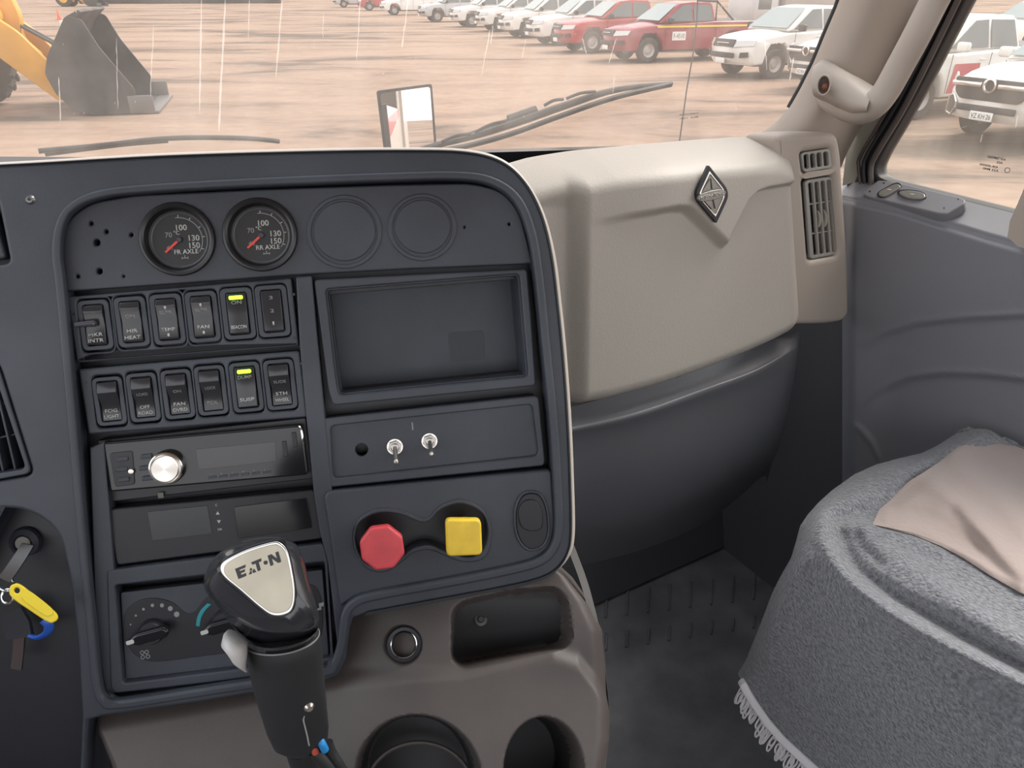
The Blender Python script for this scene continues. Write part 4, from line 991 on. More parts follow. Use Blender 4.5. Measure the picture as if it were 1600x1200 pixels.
for x, y0, y1, w, dr in ((315, 0, 178, 1.2, -3), (352, 0, 205, 1.4, -10), (441, 0, 120, 1.0, -10), (390, 0, 60, .6, -2), (563, 0, 94, .9, -6), (638, 0, 76, 1.1, -10), (766, 45, 120, .7, -14), (770, 40, 70, .8, -3), (910, 60, 84, .8, 6), (963, 60, 100, .8, -12), (1240, 90, 125, 1, -6), (240, 40, 150, .6, -5), (960, 120, 145, .6, -2), (182, 60, 170, .6, 2), (92, 120, 190, .9, 3), (505, 20, 60, .5, 0), (822, 60, 90, .6, -6), (1195, 60, 110, .7, 3)):
    streak([(x+dr*t/12+random.uniform(-.5, .5), y0+(y1-y0)*t/12) for t in range(13)], w)
for k in range(46):
    x = random.uniform(60, 1200); y = random.uniform(5, 190); streak([(x, y), (x+random.uniform(-.6, .6), y+random.uniform(1.5, 4))], random.uniform(.5, 1.3))
tag(mesh_obj('dried_water_runs', pydata(vv, ff), STR, WF.M, win1, 0), kind='stuff')
# cowl strip in black at the foot of the glass
cw = [WF.pt(-260, 262, .03), WF.pt(1120, 223.5, .03), WF.pt(1120, 330, .03), WF.pt(-260, 420, .03)]
v = cw+[q - WN*.006 for q in cw]
tag(mesh_obj('trim_1', pydata(v, [(0, 1, 2, 3), (7, 6, 5, 4), (0, 4, 5, 1), (1, 5, 6, 2), (2, 6, 7, 3), (3, 7, 4, 0)]), BLACK, smooth=0), 'black cowl strip at the foot of the windscreen', 'trim', kind='structure')
# frit edge beside the pillar
fr_ = [WF.uv(x, y) for x, y in ((1228, 205), (1262, 120), (1312, -10), (1322, -10), (1272, 122), (1240, 205))]
mesh_obj('black_glass_edge', plate(fr_, (), .002, .004, .0003, 0), BLACK, WF.M, win1, 0)
# glass sticker
for k, (x, y, s_) in enumerate(((1077, 178, 'VIDRIO LAMINADO'), (1077, 184, 'AS1 43R'))):
    mesh_obj('glass_marking', text_mesh(s_, width=WF.scale(1077, 180)*28, height=.004, depth=.0001), LETTERD, WF.at(x, y, .003), win1, 0)
# wipers outside the glass
def wiper(p, label, blade_t0=0.0):
    e = empty('windscreen_wiper', WF.M); tag(e, label, 'wiper', 'windscreen wipers'); return e
w1 = wiper(0, 'long black wiper lying across the foot of the windscreen, right of the mirror')
OUT = -.030
def wp(x, y, h=OUT): return WF.pt(x, y, h)
# blade rubber, carrier and arm
c_ = mat('faded_wiper_black', (.035, .034, .034), .5)
mesh_obj('rubber_blade', ribbon([wp(x, y, -.012) for x, y in catmull([(690, 234), (740, 224), (800, 207), (880, 178), (960, 151), (1049, 130)], 6)], .0036, WF.n, .004), RUBBER, None, w1, 0)
mesh_obj('blade_carrier', tube([wp(x, y) for x, y in catmull([(670, 231), (740, 213), (812, 190), (880, 166), (960, 141), (1050, 130)], 6)], [.0028+.0032*math.sin(math.pi*min(1, i/30)) for i in range(31)], 8), c_, None, w1)
mesh_obj('wiper_arm', tube([wp(x, y, -.05) for x, y in catmull([(640, 240), (700, 222), (760, 203), (810, 184), (828, 176)], 6)], .0052, 10), c_, None, w1)
mesh_obj('arm_clip', tube([wp(795, 188, -.04), wp(838, 173, -.04)], .0080, 10), c_, None, w1)
for a, b in (((690, 225), (735, 212)), ((742, 210), (790, 192)), ((850, 168), (880, 158)), ((885, 157), (930, 146))):
    m_ = [wp(a[0], a[1]-3), wp((a[0]+b[0])/2, (a[1]+b[1])/2-6), wp(b[0], b[1]-3)]
    mesh_obj('carrier_yoke', tube(catmull(m_, 5), .0024, 8), c_, None, w1)
w2 = wiper(0, 'black wiper barely showing above the dashboard hood at the left')
mesh_obj('blade_carrier', tube([wp(x, y) for x, y in catmull([(60, 236), (150, 228), (240, 218), (300, 215), (380, 216), (420, 219), (436, 221)], 6)], .0030, 8), c_, None, w2)
mesh_obj('wiper_arm', tube([wp(x, y, -.045) for x, y in catmull([(70, 240), (140, 231), (200, 224), (262, 219)], 6)], .0034, 8), c_, None, w2)
# thin whip aerial standing outside the glass
ae = tag(mesh_obj('whip_aerial', tube([P(x, y, 1.75) for x, y in ((1091, -20), (1089, 30), (1083, 84), (1073, 140), (1061, 226))], .0016, 8), RUBBER), 'thin dark aerial rod standing outside the windscreen', 'aerial')

# fender mirror
MC = P(637, 180, 3.5)
TG = LAT*(P(1368, 262, 1.22).dot(LAT)+.19) + FWD*.30 + ZUP*.62
mn = ((CAM-MC).normalized() + (TG-MC).normalized()).normalized()
MF = Frame(MC, mn.cross(ZUP)*-1, n=mn)
mr_ = empty('fender_mirror', MF.M); tag(mr_, 'rectangular fender mirror outside the windscreen reflecting the truck side', 'mirror')
def mplate(name, pts, z0, z1, bev, m, holes=(), r=0):
    if r: pts = rnd(pts, r)
    return mesh_obj(name, plate(MF.poly(pts, z1*MM), [MF.poly(h, z1*MM) for h in holes], z0*MM, z1*MM, bev*MM, 2), m, MF.M, mr_)
mo = [(589, 142), (675, 131), (684, 250), (604, 262)]
mplate('mirror_housing', mo, -30, -1, 5, RUBBER, r=4)
mplate('mirror_rim', mo, -2, 2, 1, RUBBER, r=4, holes=[rnd([(594, 146), (672, 135.5), (680, 246), (606, 257)], 5)])
mplate('mirror_glass', [(593, 145), (673, 134.5), (681, 248), (606, 258)], -1, 0, .1, mat('mirror_silver', (.92, .92, .92), .01, 1.), r=4)
mesh_obj('mirror_stalk', tube([MF.pt(645, 250, -.02), MF.pt(645, 250, -.02)-ZUP*.13-LAT*.02], .012, 10), RUBBER, None, mr_)

# ------------------------------------------------------------------ door side
GP = P(1368, 262, 1.22)                       # a point of the side glass
DRF = Frame(GP, -FWD, n=-LAT)                 # door plane, x towards the rear, z into the cab
dg = [DRF.uv(x, y) for x, y in ((1370, 255), (1376, 300), (1620, 360), (1950, 430), (1950, -300), (1520, -340), (1514, -20), (1420, 172))]
# side glass reaches under the seal
sg_px = [(1350, 292), (1700, 378), (1900, 420), (1900, -200), (1590, -200), (1500, 0), (1410, 172)]
SG = glass_mat('dusty_side_glass', .10, (.88, .86, .84), (.62, .56, .50))
win2 = tag(mesh_obj('window_2', plate(DRF.poly(sg_px, -.020), (), -.024, -.020, .0005, 0), SG, DRF.M, smooth=0), 'side window of the passenger door with a small etched marking', 'window', kind='structure')
for k, (x, y, s_, w_, a_) in enumerate(((1557, 250, 'AGP TEMPERED', 30, 4), (1562, 257, 'AS2', 10, 3.4), (1545, 262, '43R-000000', 30, 3.0), (1548, 268, 'AS2 M40', 26, 3.0))):
    me = text_mesh(s_, width=DRF.scale(x, y)*w_, height=.0032, depth=.0001, bold=.02); me.transform(Matrix.Scale(-1, 4, (1, 0, 0)))
    mesh_obj('etched_marking', me, TRIMB, DRF.at(x, y-3, -.0195), win2, 0)
r_ = DRF.scale(1575, 266)*4.5
mesh_obj('etched_mark_ring', lathe([(r_*.8, 0), (r_, 0), (r_, .0002), (r_*.8, .0002), (r_*.8, 0)], 24, False), TRIMB, DRF.at(1574, 266, -.0195), win2, 0)
sv_, sf_ = [], []
def streak2(pts, w):
    base = len(sv_); n = len(pts)
    for i, (x, y) in enumerate(pts):
        ww = w*(.5+.9*random.random())*(1 if 0 < i < n-1 else .3)
        for q in (-ww, ww): u = DRF.uv(x+q, y, -.0190); sv_.append((u[0], u[1], -.0190))
    for i in range(n-1): sf_.append((base+2*i, base+2*i+1, base+2*i+3, base+2*i+2))
for x, y0, y1, w, dr in ((1535, 210, 222, .5, -3), (1590, 180, 200, .6, -3)):
    streak2([(x+dr*t/10, y0+(y1-y0)*t/10) for t in range(11)], w)
streak2([(1490, 205), (1510, 197), (1536, 198)], .4); streak2([(1495, 216), (1518, 214)], .4)
tag(mesh_obj('dried_water_runs', pydata(sv_, sf_), STR, DRF.M, win2, 0), kind='stuff')
# black seal and door frame around the opening
so_ = [(1478, -20), (1400, 142), (1345, 255), (1325, 320), (1324, 420), (1350, 420), (1800, 500), (2000, 500), (2000, -60)]
si_ = [(1539, -60), (1430, 152), (1378, 240), (1368, 262), (1370, 276), (1385, 283), (1600, 337), (1800, 385), (1900, 400), (1900, -60)]
si_r = rnd(si_, [0, 60, 20, 14, 12, 20, 0, 0, 0, 0])
seal_out = [(1534, -120), (1400, 142), (1345, 255), (1328, 300), (1326, 345), (1700, 430), (1900, 470), (1990, 470), (1990, -120)]
fm_ = plate(DRF.poly(seal_out), [DRF.poly(si_r)], -.03, .0, .004, 3)
doorf = mesh_obj('door_frame', fm_, RUBBER, DRF.M)
tag(doorf, 'black rubber sealed frame of the passenger door window', 'door frame', kind='structure')
BRN = mat('brown_grey_seal', (.085, .070, .066), .45)
for off, rr, m in ((0, .0045, BRN), (-14, .0035, RUBBER), (-24, .003, DARK2)):
    pth = catmull([(1507+off*.9, -20), (1423+off, 150), (1371+off, 238), (1361+off*.8, 262), (1362+off*.7, 290)], 8)
    mesh_obj('seal_lip', tube([DRF.pt(x, y, .004) for x, y in pth], rr, 8), m, None, doorf)
# painted sill strip between pillar trim and seal
pst = [DRF.pt(x, y, -.004) for x, y in ((1462, -20), (1484, -20), (1402, 140), (1348, 255), (1335, 285), (1316, 290), (1322, 240), (1376, 130))]
v = pst+[q-DRF.n*.02 for q in pst]; n = len(pst)
tag(mesh_obj('trim_2', pydata(v, [tuple(range(n)), tuple(range(2*n-1, n-1, -1))]+[(i, n+i, n+(i+1) % n, (i+1) % n) for i in range(n)]), mat('pale_painted_metal', (.32, .31, .26), .35), smooth=0), 'pale painted door jamb strip beside the seal', 'trim', kind='structure')

# ---- door inner panel
def dr(px, py, h): return DRF.pt(px, py, h)
dp = empty('door_1', DRF.M); tag(dp, 'dark grey moulded inner panel of the passenger door', 'door', kind='structure')
X = [1318, 1345, 1400, 1470, 1540, 1600, 1700, 1850]
def edge(x): return curve_at([(1300, 305), (1330, 312), (1400, 327), (1480, 352), (1540, 371), (1600, 388), (1700, 412), (1850, 450)], x)
def glassl(x): return curve_at([(1300, 290), (1350, 282), (1400, 287), (1470, 304), (1540, 322), (1600, 337), (1700, 362), (1850, 400)], x)
AR1 = [(1325, 560), (1345, 545), (1380, 522), (1430, 505), (1500, 497), (1600, 492), (1720, 492)]
AR2 = [(1330, 660), (1342, 640), (1370, 612), (1420, 590), (1470, 583), (1540, 585), (1600, 592), (1720, 600)]
AR3 = [(1322, 655), (1345, 672), (1362, 692), (1372, 715)]
def doorface(u, v):
    px = 1316+u*(1900-1316); ye = edge(px)
    if v < .12:
        k = v/.12; y0 = glassl(px); py = y0+(ye-y0)*k; h = -.002+.062*k
        hh = h - .008*sstep(.8, 1, k)
    else:
        k = (v-.12)/.88; py = ye+(1200-ye)*k**1.25; hh = .060
        hh -= .008*(1-sstep(0, 10, py-ye))
        y1 = curve_at(AR1, px); y2 = curve_at(AR2, px)
        hh -= .006*sstep(-3, 6, py-y1)*sstep(1325, 1400, px)
        hh += .0025*math.exp(-((py-y1)/5)**2)*sstep(1330, 1380, px)
        hh -= .007*sstep(-3, 6, py-y2)*sstep(1330, 1400, px)
        hh += .0025*math.exp(-((py-y2)/5)**2)*sstep(1335, 1380, px)
        d, _ = seg_dist(px, py, AR3); hh += .004*math.exp(-(d/4)**2)
    fl = 1-sstep(0, .035, u); hh -= .03*fl
    return DRF.pt(px, py, hh)
mesh_obj('door_panel', grid_mesh(doorface, 150, 200), DOORM, None, dp, 60)
# window switch plate on the shelf
s1 = doorface((1420-1316)/584, .06); 
sx = (dr(1500, 318, .03)-dr(1380, 290, .03)); 
A_ = [DRF.pt(1360, 298, .030), DRF.pt(1500, 322, .030), DRF.pt(1470, 340, .056)]
nn = (A_[1]-A_[0]).cross(A_[2]-A_[0]).normalized(); nn = nn if nn.z > 0 else -nn
SF = Frame(A_[0], A_[1]-A_[0], n=nn)
wsx_ = empty('window_switch_plate', SF.M); tag(wsx_, 'grey switch plate with two chrome edged window switches on the door sill', 'switch plate')
def wplate(name, pts, z0, z1, bev, m, r=0, holes=(), parent=None):
    if r: pts = rnd(pts, r)
    return mesh_obj(name, plate(SF.poly(pts, z1*MM), [SF.poly(h, z1*MM) for h in holes], z0*MM, z1*MM, bev*MM, 3), m, SF.M, parent or wsx_)
wplate('plate_body', [(1347, 303), (1372, 281), (1400, 284), (1500, 308), (1509, 312), (1507, 318), (1480, 334), (1465, 333), (1360, 308)], -10, 6, 2, DOORM, r=4)
for pts in ([(1373, 300), (1379, 296), (1393, 289), (1401, 287), (1406, 289), (1406, 292), (1394, 300), (1384, 305), (1375, 305)], [(1405, 302), (1408, 298), (1420, 297), (1436, 299), (1445, 303), (1444, 308), (1434, 310), (1416, 308)]):
    c_x = sum(p[0] for p in pts)/len(pts); c_y = sum(p[1] for p in pts)/len(pts)
    sm2 = [tuple(p) for p in catmull(pts, 4, True)]
    big = [(c_x+(x-c_x)*1.13, c_y+(y-c_y)*1.25) for x, y in sm2]
    b0 = wplate('window_switch', big, 5, 7.5, .8, BLACK)
    wplate('switch_cap', sm2, 6, 10, 1.6, mat('worn_switch_grey', (.26, .25, .23), .3, metal=.3), parent=b0)
    wplate('cap_mark', [(c_x-3, c_y-1), (c_x+3, c_y), (c_x+2, c_y+1.2), (c_x-4, c_y+.2)], 9.9, 10.3, .05, LETTER, parent=b0)
for x, y in ((1381, 286), (1359, 299), (1497, 311), (1475, 325)): wplate('screw_hole', circ(x, y, 1.4, 10), 5.9, 6.15, .02, BLACK)
# pale trim post at the rear edge of the door window
tp_ = [DRF.pt(x, y, .09) for x, y in ((1700, -100), (1606, 280), (1590, 318), (1578, 345), (1574, 370), (1590, 385), (1680, 410), (1840, -100))]
v = tp_+[q-DRF.n*.10 for q in tp_]; n = len(tp_)
tag(mesh_obj('trim_3', pydata(v, [tuple(range(n)), tuple(range(2*n-1, n-1, -1))]+[(i, n+i, n+(i+1) % n, (i+1) % n) for i in range(n)]), BEIGE2, smooth=0), 'pale taupe trim post at the rear of the door window', 'trim', kind='structure')

# ------------------------------------------------------------------ pillar trim and grab handle
pl_l = [(1380, -190), (1322, -30), (1308, 10), (1290, 52), (1272, 96), (1252, 136), (1234, 168), (1212, 192), (1180, 213)]
pl_r = [(1560, -190), (1476, -30), (1462, 5), (1436, 60), (1408, 112), (1374, 160), (1341, 206), (1323, 240), (1314, 262)]
def pillar(u, v):
    a = along(pl_l, v); b = along(pl_r, v)
    px = a[0]+(b[0]-a[0])*u; py = a[1]+(b[1]-a[1])*u
    d0 = 1.20-.20*(1-v); bulge = .055*math.sin(math.pi*min(1, u*1.02))**.8
    d = d0 - bulge + .06*u**2 - .03*(1-u)*0
    return P(px, py, d)
tag(mesh_obj('trim_4', solid(grid_mesh(pillar, 40, 40), .004), BEIGE2, smooth=60), 'taupe windscreen pillar trim behind the grab handle', 'trim', kind='structure')
_cl = [0]
for a_, b_2 in zip(pl_l, pl_l[1:]): _cl.append(_cl[-1]+math.dist(a_, b_2))
def pf(k): return _cl[k]/_cl[-1]
mesh_obj('black_glass_edge', tube([P(x-2, y, 1.21-.20*(1-pf(k))) for k, (x, y) in enumerate(pl_l[:7])], .0036, 8), BLACK, None, bpy.data.objects['trim_4'])
gh = empty('grab_handle'); tag(gh, 'taupe grab handle bolted along the windscreen pillar', 'grab handle')
hp = [(1540, -160, .90), (1484, -45, .93), (1458, 5, .95), (1432, 56, .965), (1406, 104, .985), (1384, 143, 1.00), (1366, 163, 1.01), (1344, 170, 1.035), (1318, 162, 1.07), (1300, 150, 1.10)]
hp2 = catmull([(a, b, c) for a, b, c in hp], 6)
rr = []
for q in hp2:
    rr.append(.0172+.0035*(1-sstep(1330, 1385, q[0])))
mesh_obj('grip_bar', tube([P(*q) for q in hp2], rr, 20), BEIGE2, None, gh, 60)
# mounting foot: lofted from the pillar to the bar
ft = [[P(x, y, d) for x, y, d in r] for r in (
    [(1276, 100, 1.12), (1290, 92, 1.12), (1316, 106, 1.12), (1344, 122, 1.10), (1370, 138, 1.04)],
    [(1270, 106, 1.07), (1290, 98, 1.055), (1317, 112, 1.045), (1342, 129, 1.030), (1364, 146, 1.010)],
    [(1267, 128, 1.05), (1290, 124, 1.035), (1315, 134, 1.022), (1338, 146, 1.008), (1358, 158, .995)],
    [(1271, 148, 1.055), (1290, 152, 1.042), (1311, 163, 1.030), (1332, 173, 1.015), (1354, 174, 1.0)],
    [(1278, 154, 1.10), (1294, 164, 1.10), (1313, 180, 1.09), (1334, 190, 1.07), (1356, 188, 1.05)])]
mesh_obj('mounting_foot', net(ft, 6, 6), BEIGE2, None, gh, 60)
HF = Frame(P(1287, 133, 1.018), RT, n=(CAM-P(1287, 133, 1.018))+LAT*-.0)
k_ = HF.scale(1287, 133)
bz_ = plate([(11.5*k_*math.cos(a*math.pi/18), 17*k_*math.sin(a*math.pi/18)) for a in range(36)], [[(8.5*k_*math.cos(a*math.pi/18), 13.5*k_*math.sin(a*math.pi/18)) for a in range(36)]], -.012, .001, .002, 3)
Mh = HF.at(1287, 133, 0, rad(4))
mesh_obj('bolt_recess', bz_, BEIGE2, Mh, gh)
mesh_obj('bolt_well', plate([(9.5*k_*math.cos(a*math.pi/18), 14.5*k_*math.sin(a*math.pi/18)) for a in range(36)], (), -.010, -.006, .001), mat('dark_brown_well', (.07, .045, .038), .5), Mh, gh)
mesh_obj('bolt', lathe([(0, .004), (.003, .0035), (.006, .001), (.0065, -.004)], 20), mat('rusty_bolt', (.20, .085, .055), .5, metal=.4), Mh @ Matrix.Translation((.002, -.002, -.006)), gh)

# ------------------------------------------------------------------ floor, firewall, cab shell
FLOORM = mat('black_floor_mat', (.11, .105, .108), .65, bump=.6, bscale=300, bdist=.0008, var=.25, vscale=12)
def slab(name, pts, t, m, label, kind='structure', cat='wall'):
    pts = [Vector(p) for p in pts]; n = (pts[1]-pts[0]).cross(pts[2]-pts[0]).normalized()*t; k = len(pts)
    v = pts+[p+n for p in pts]
    return tag(mesh_obj(name, pydata(v, [tuple(range(k))[::-1], tuple(range(k, 2*k))]+[(i, (i+1) % k, k+(i+1) % k, k+i) for i in range(k)]), m, smooth=0), label, cat, kind=kind)
def cab(l, f, z): return LAT*l + FWD*f + ZUP*z        # cab coordinates from under the camera
Ld = GP.dot(LAT)-.02
slab('floor', [cab(-1.2, -1.2, 0), cab(Ld+.1, -1.2, 0), cab(Ld+.1, 1.6, 0), cab(-1.2, 1.6, 0)], -.03, FLOORM, 'dark cab floor with a ribbed rubber mat', cat='floor')
# ribs of the mat
fl = bpy.data.objects['floor']
Ff = Frame(Vector((0, 0, .002)), RT, n=ZUP)
for i in range(9):
    x = 948+i*33
    for (y0, y1) in ((925-i*4, 965-i*4), (990-i*4, 1016-i*5)):
        a = Ff.pt(x, y0); b = Ff.pt(x-2, y1)
        mesh_obj('mat_rib', tube([a, b], .0030, 6), FLOORM, None, fl)
fw_f = (P(1050, 860, 1.50)).dot(FWD)
slab('wall_front', [cab(-1.2, fw_f+.12, .0), cab(Ld+.1, fw_f+.12, .0), cab(Ld+.1, fw_f+.30, .70), cab(-1.2, fw_f+.30, .70)], .03, mat('footwell_dark', (.07, .07, .077), .7), 'dark firewall at the front of the footwell')
slab('wall_rear', [cab(-1.2, -1.2, -.03), cab(-1.2, -1.2, .95), cab(Ld+.1, -1.2, .95), cab(Ld+.1, -1.2, -.03)], .03, BEIGE2, 'taupe rear wall of the cab under the back window')
slab('ceiling', [cab(-1.2, -1.2, 1.75), cab(-1.2, .62, 1.75), cab(Ld+.1, .62, 1.75), cab(Ld+.1, -1.2, 1.75)], .03, BEIGE2, 'pale cab roof lining', cat='ceiling')
slab('wall_right', [cab(Ld+.016, -1.2, 0), cab(Ld+.016, -1.2, .70), cab(Ld+.016, fw_f+.25, .70), cab(Ld+.016, fw_f+.2, 0)], -.02, mat('footwell_dark', (.07, .07, .077), .7), 'dark right hand side wall of the cab under the window sill')
slab('wall_left', [cab(-.85, -1.2, 0), cab(-.85, -1.2, .82), cab(-.85, fw_f+.25, .82), cab(-.85, fw_f+.2, 0)], -.03, DOORM, 'dark left hand side wall of the cab below the driver window')
# dash carcass closing the gap between panel back and firewall
cc = [PF.pt(-200, 300, -.07), PF.pt(830, 300, -.07), PF.pt(860, 860, -.07), PF.pt(-200, 1100, -.07)]
v = cc+[q + FWD*.18 for q in cc]
mesh_obj('dash_carcass', pydata(v, [(3, 2, 1, 0), (4, 5, 6, 7), (0, 1, 5, 4), (1, 2, 6, 5), (2, 3, 7, 6), (3, 0, 4, 7)]), BLACK, None, dash, 0)
# outer skin of the truck side, seen only in the fender mirror
SK = empty('truck_side', DRF.M); tag(SK, 'white truck side with a slanting red stripe, seen in the fender mirror', 'truck side')
def sk(f, z, o=.06): return GP*0 + LAT*(Ld+o) + FWD*f + ZUP*z
wpm = mat('white_truck_paint', (.82, .81, .78), .25, coat=.5); rpm = mat('red_truck_stripe', (.60, .045, .06), .3, coat=.4)
z_w = .70
def skp(name, pts, m, o=.06, t=.012, parent=SK):
    v = [sk(a, b, o) for a, b in pts]; n = len(v); v += [q+LAT*t for q in v]
    return mesh_obj(name, pydata(v, [tuple(range(n))[::-1], tuple(range(n, 2*n))]+[(i, (i+1) % n, n+(i+1) % n, n+i) for i in range(n)]), m, None, parent, 0)
skp('door_skin', [(-.9, -.55), (.78, -.55), (.78, z_w), (-.9, z_w-.02)], wpm)
skp('rear_skin', [(-2.6, -.55), (-.92, -.55), (-.92, 1.75), (-2.6, 1.75)], wpm)
fb = box(.42, 1.9, .9, .10, 4); mf = MC.dot(FWD)
mesh_obj('fender', fb, wpm, Matrix(((LAT.x, FWD.x, 0, 0), (LAT.y, FWD.y, 0, 0), (0, 0, 1, 0), (0, 0, 0, 1))) @ Matrix.Translation((MC.dot(LAT)-.12, mf-.25, -.19)), SK)
skp('red_stripe', [(-.9, .62), (-.9, .68), (.78, .60), (.78, .45)], rpm, .073, .002)
# ------------------------------------------------------------------ console housing below the panel
KF = Frame(PF.pt(650, 940, -.020), PF.x, (PF.y*math.cos(rad(24)) - PF.n*math.sin(rad(24))))
# its upper edge sits just behind the bezel, the face leans back towards the driver
con_l = [(60, 1040), (120, 1105), (135, 1130), (160, 1200), (185, 1300)]
con_r = [(866, 868), (900, 900), (928, 940), (948, 985), (957, 1050), (961, 1110), (960, 1160), (952, 1210), (934, 1300)]
pocket = rnd([(707, 955), (722, 940), (800, 922), (868, 918), (884, 938), (892, 1000), (880, 1012), (800, 1028), (722, 1044), (706, 1030)], 12)
cup1 = [(652+100*math.cos(a*math.pi/20), 1222+106*math.sin(a*math.pi/20)) for a in range(40)]
cup2 = [(847+62*math.cos(a*math.pi/20), 1205+86*math.sin(a*math.pi/20)) for a in range(40)]
def console(u, v):
    # u across, v down
    yt_l, yb = 1030, 1290
    a = (100, 1080) if u < .1 else None
    pxl = 100; 
    top = curve_at([(100, 1096), (520, 1040), (540, 950), (700, 915), (800, 896), (862, 872), (893, 895), (920, 950), (950, 1120)], 0) if False else None
    yy0 = 868; py = yy0+(1300-yy0)*v
    xr = curve_at([(y, x) for x, y in con_r], py); xl = curve_at([(868, 60), (1100, 98), (1200, 140), (1300, 175)], py)
    px = xl+(xr-xl)*u
    return con_pt(px, py, xl, xr)
def con_pt(px, py, xl=-999, xr=9999, lift=0.):
    h = lift-.036*(1-sstep(430, 700, px))
    # right side rolls over
    e = (xr-px)/34.; h -= .030*max(0, 1-e)**2.2 if e < 1 else 0
    e = (px-xl)/26.; h -= .020*max(0, 1-e)**2 if e < 1 else 0
    # upper right shoulder swells towards the driver
    h += .012*sstep(700, 900, px)*(1-sstep(960, 1080, py))
    # brow over the cup holders
    brow = curve_at([(100, 1150), (520, 1075), (640, 1062), (720, 1058), (800, 1040), (860, 1026), (900, 1040), (940, 1090)], px)
    h += .010*sstep(-28, 10, py-brow)
    # socket field is dished
    d = math.hypot(px-630, (py-1007)); h -= .004*(1-sstep(24, 32, d))
    s1 = sdf(px, py, pocket); h -= (.022+.030*sstep(930, 1035, py))*(1-sstep(-6, 2, s1))
    if py > 1090:
        s2 = sdf(px, py, cup1); h -= .075*(1-sstep(-15, 2, s2))
        s3 = sdf(px, py, cup2); h -= .10*(1-sstep(-16, 2, s3))
    return KF.pt(px, py, 0)+KF.n*h
con = empty('centre_console', KF.M); tag(con, 'grey brown moulded console below the panel with pocket and cup holders', 'console')
mesh_obj('console_body', grid_mesh(console, 300, 160), DARK2, None, con, 60)
LINER = mat('dark_rubber_liner', (.030, .029, .031), .6)
def liner(name, x0, x1, y0, y1, poly, m):
    v = []; f = []; st_ = 2.0; nx = int((x1-x0)/st_); ny = int((y1-y0)/st_); sd_ = []
    for j in range(ny+1):
        for i in range(nx+1):
            x = x0+i*st_; y = y0+j*st_; v.append(con_pt(x, y, lift=.0008)); sd_.append(sdf(x, y, poly))
    for j in range(ny):
        for i in range(nx):
            a = j*(nx+1)+i; q = (a, a+nx+1, a+nx+2, a+1)
            if max(sd_[k] for k in q) < -5: f.append(q)
    bm = bmesh.new(); bm.from_mesh(pydata(v, f)); bmesh.ops.delete(bm, geom=[w for w in bm.verts if not w.link_faces], context='VERTS')
    return mesh_obj(name, bm_mesh(bm, False), m, None, con, 60)
liner('pocket_liner', 700, 900, 912, 1050, pocket, LINER)
liner('cup_well', 548, 756, 1110, 1330, cup1, LINER)
liner('cup_well', 780, 914, 1112, 1300, cup2, LINER)
# cup insert ring
ci = [(655+84*math.cos(a*math.pi/24), 1236+76*math.sin(a*math.pi/24)) for a in range(48)]
cpt = [KF.pt(x, y, -.045) for x, y in ci]
mesh_obj('cup_liner', tube(cpt, .0022, 8, True), DARK2, None, con)
# bolt in the pocket
Mb = Matrix.Translation(con_pt(755, 967, lift=.001)) @ KF.M.to_3x3().to_4x4()
bt_ = mesh_obj('pocket_bolt', lathe([(0, .003), (.0026, .0030), (.0034, .0014), (.0062, .0012), (.0066, 0)], 24), mat('dark_bolt', (.10, .10, .10), .3, metal=.8), Mb, con)
# power socket
ps = empty('power_socket', KF.at(630, 1007, -.004)); tag(ps, 'round power socket with a bright metal rim in the console', 'power socket')
Ms = KF.at(631, 1007, -.004)
mesh_obj('socket_collar', lathe([(.0118, .0022), (.0150, .0028), (.0160, .0018), (.0165, 0), (.0118, 0)], 40, False), BLACK, Ms, ps)
mesh_obj('metal_rim', lathe([(.0104, -.010), (.0106, .0024), (.0112, .0032), (.0120, .0026), (.0120, 0)], 40, False), CHROME, Ms, ps)
mesh_obj('socket_well', lathe([(.0104, 0), (.0104, -.012), (0, -.012)], 32, False), BLACK, Ms, ps)
# pale side strip beside the hood's lower corner
ss = tag(mesh_obj('trim_5', ribbon([P(x, y, .735) for x, y in catmull([(886, 840), (898, 870), (914, 915), (929, 972)], 6)], .0034, -FW, .004), mat('pale_strip', (.22, .20, .18), .4)), 'narrow pale trim strip at the lower right of the hood', 'trim', kind='structure')
sd2 = [console(1, (y-868)/432) for y in (880, 905, 940, 985, 1050, 1130, 1210, 1300)]
back = [[q + RT*.006 - ZUP*.06 + FWD*.01 for q in sd2], [q + RT*.03 - ZUP*.5 + FWD*.06 for q in sd2]]
mesh_obj('side_wall', net([sd2]+back, 4, 4), FLOORM, None, con, 60)

# ------------------------------------------------------------------ gear lever
GS = Frame(P(448, 1100, .545), RT+UP*.10, (UP*math.cos(rad(26)) + -FW*math.sin(rad(26))) - RT*.115)
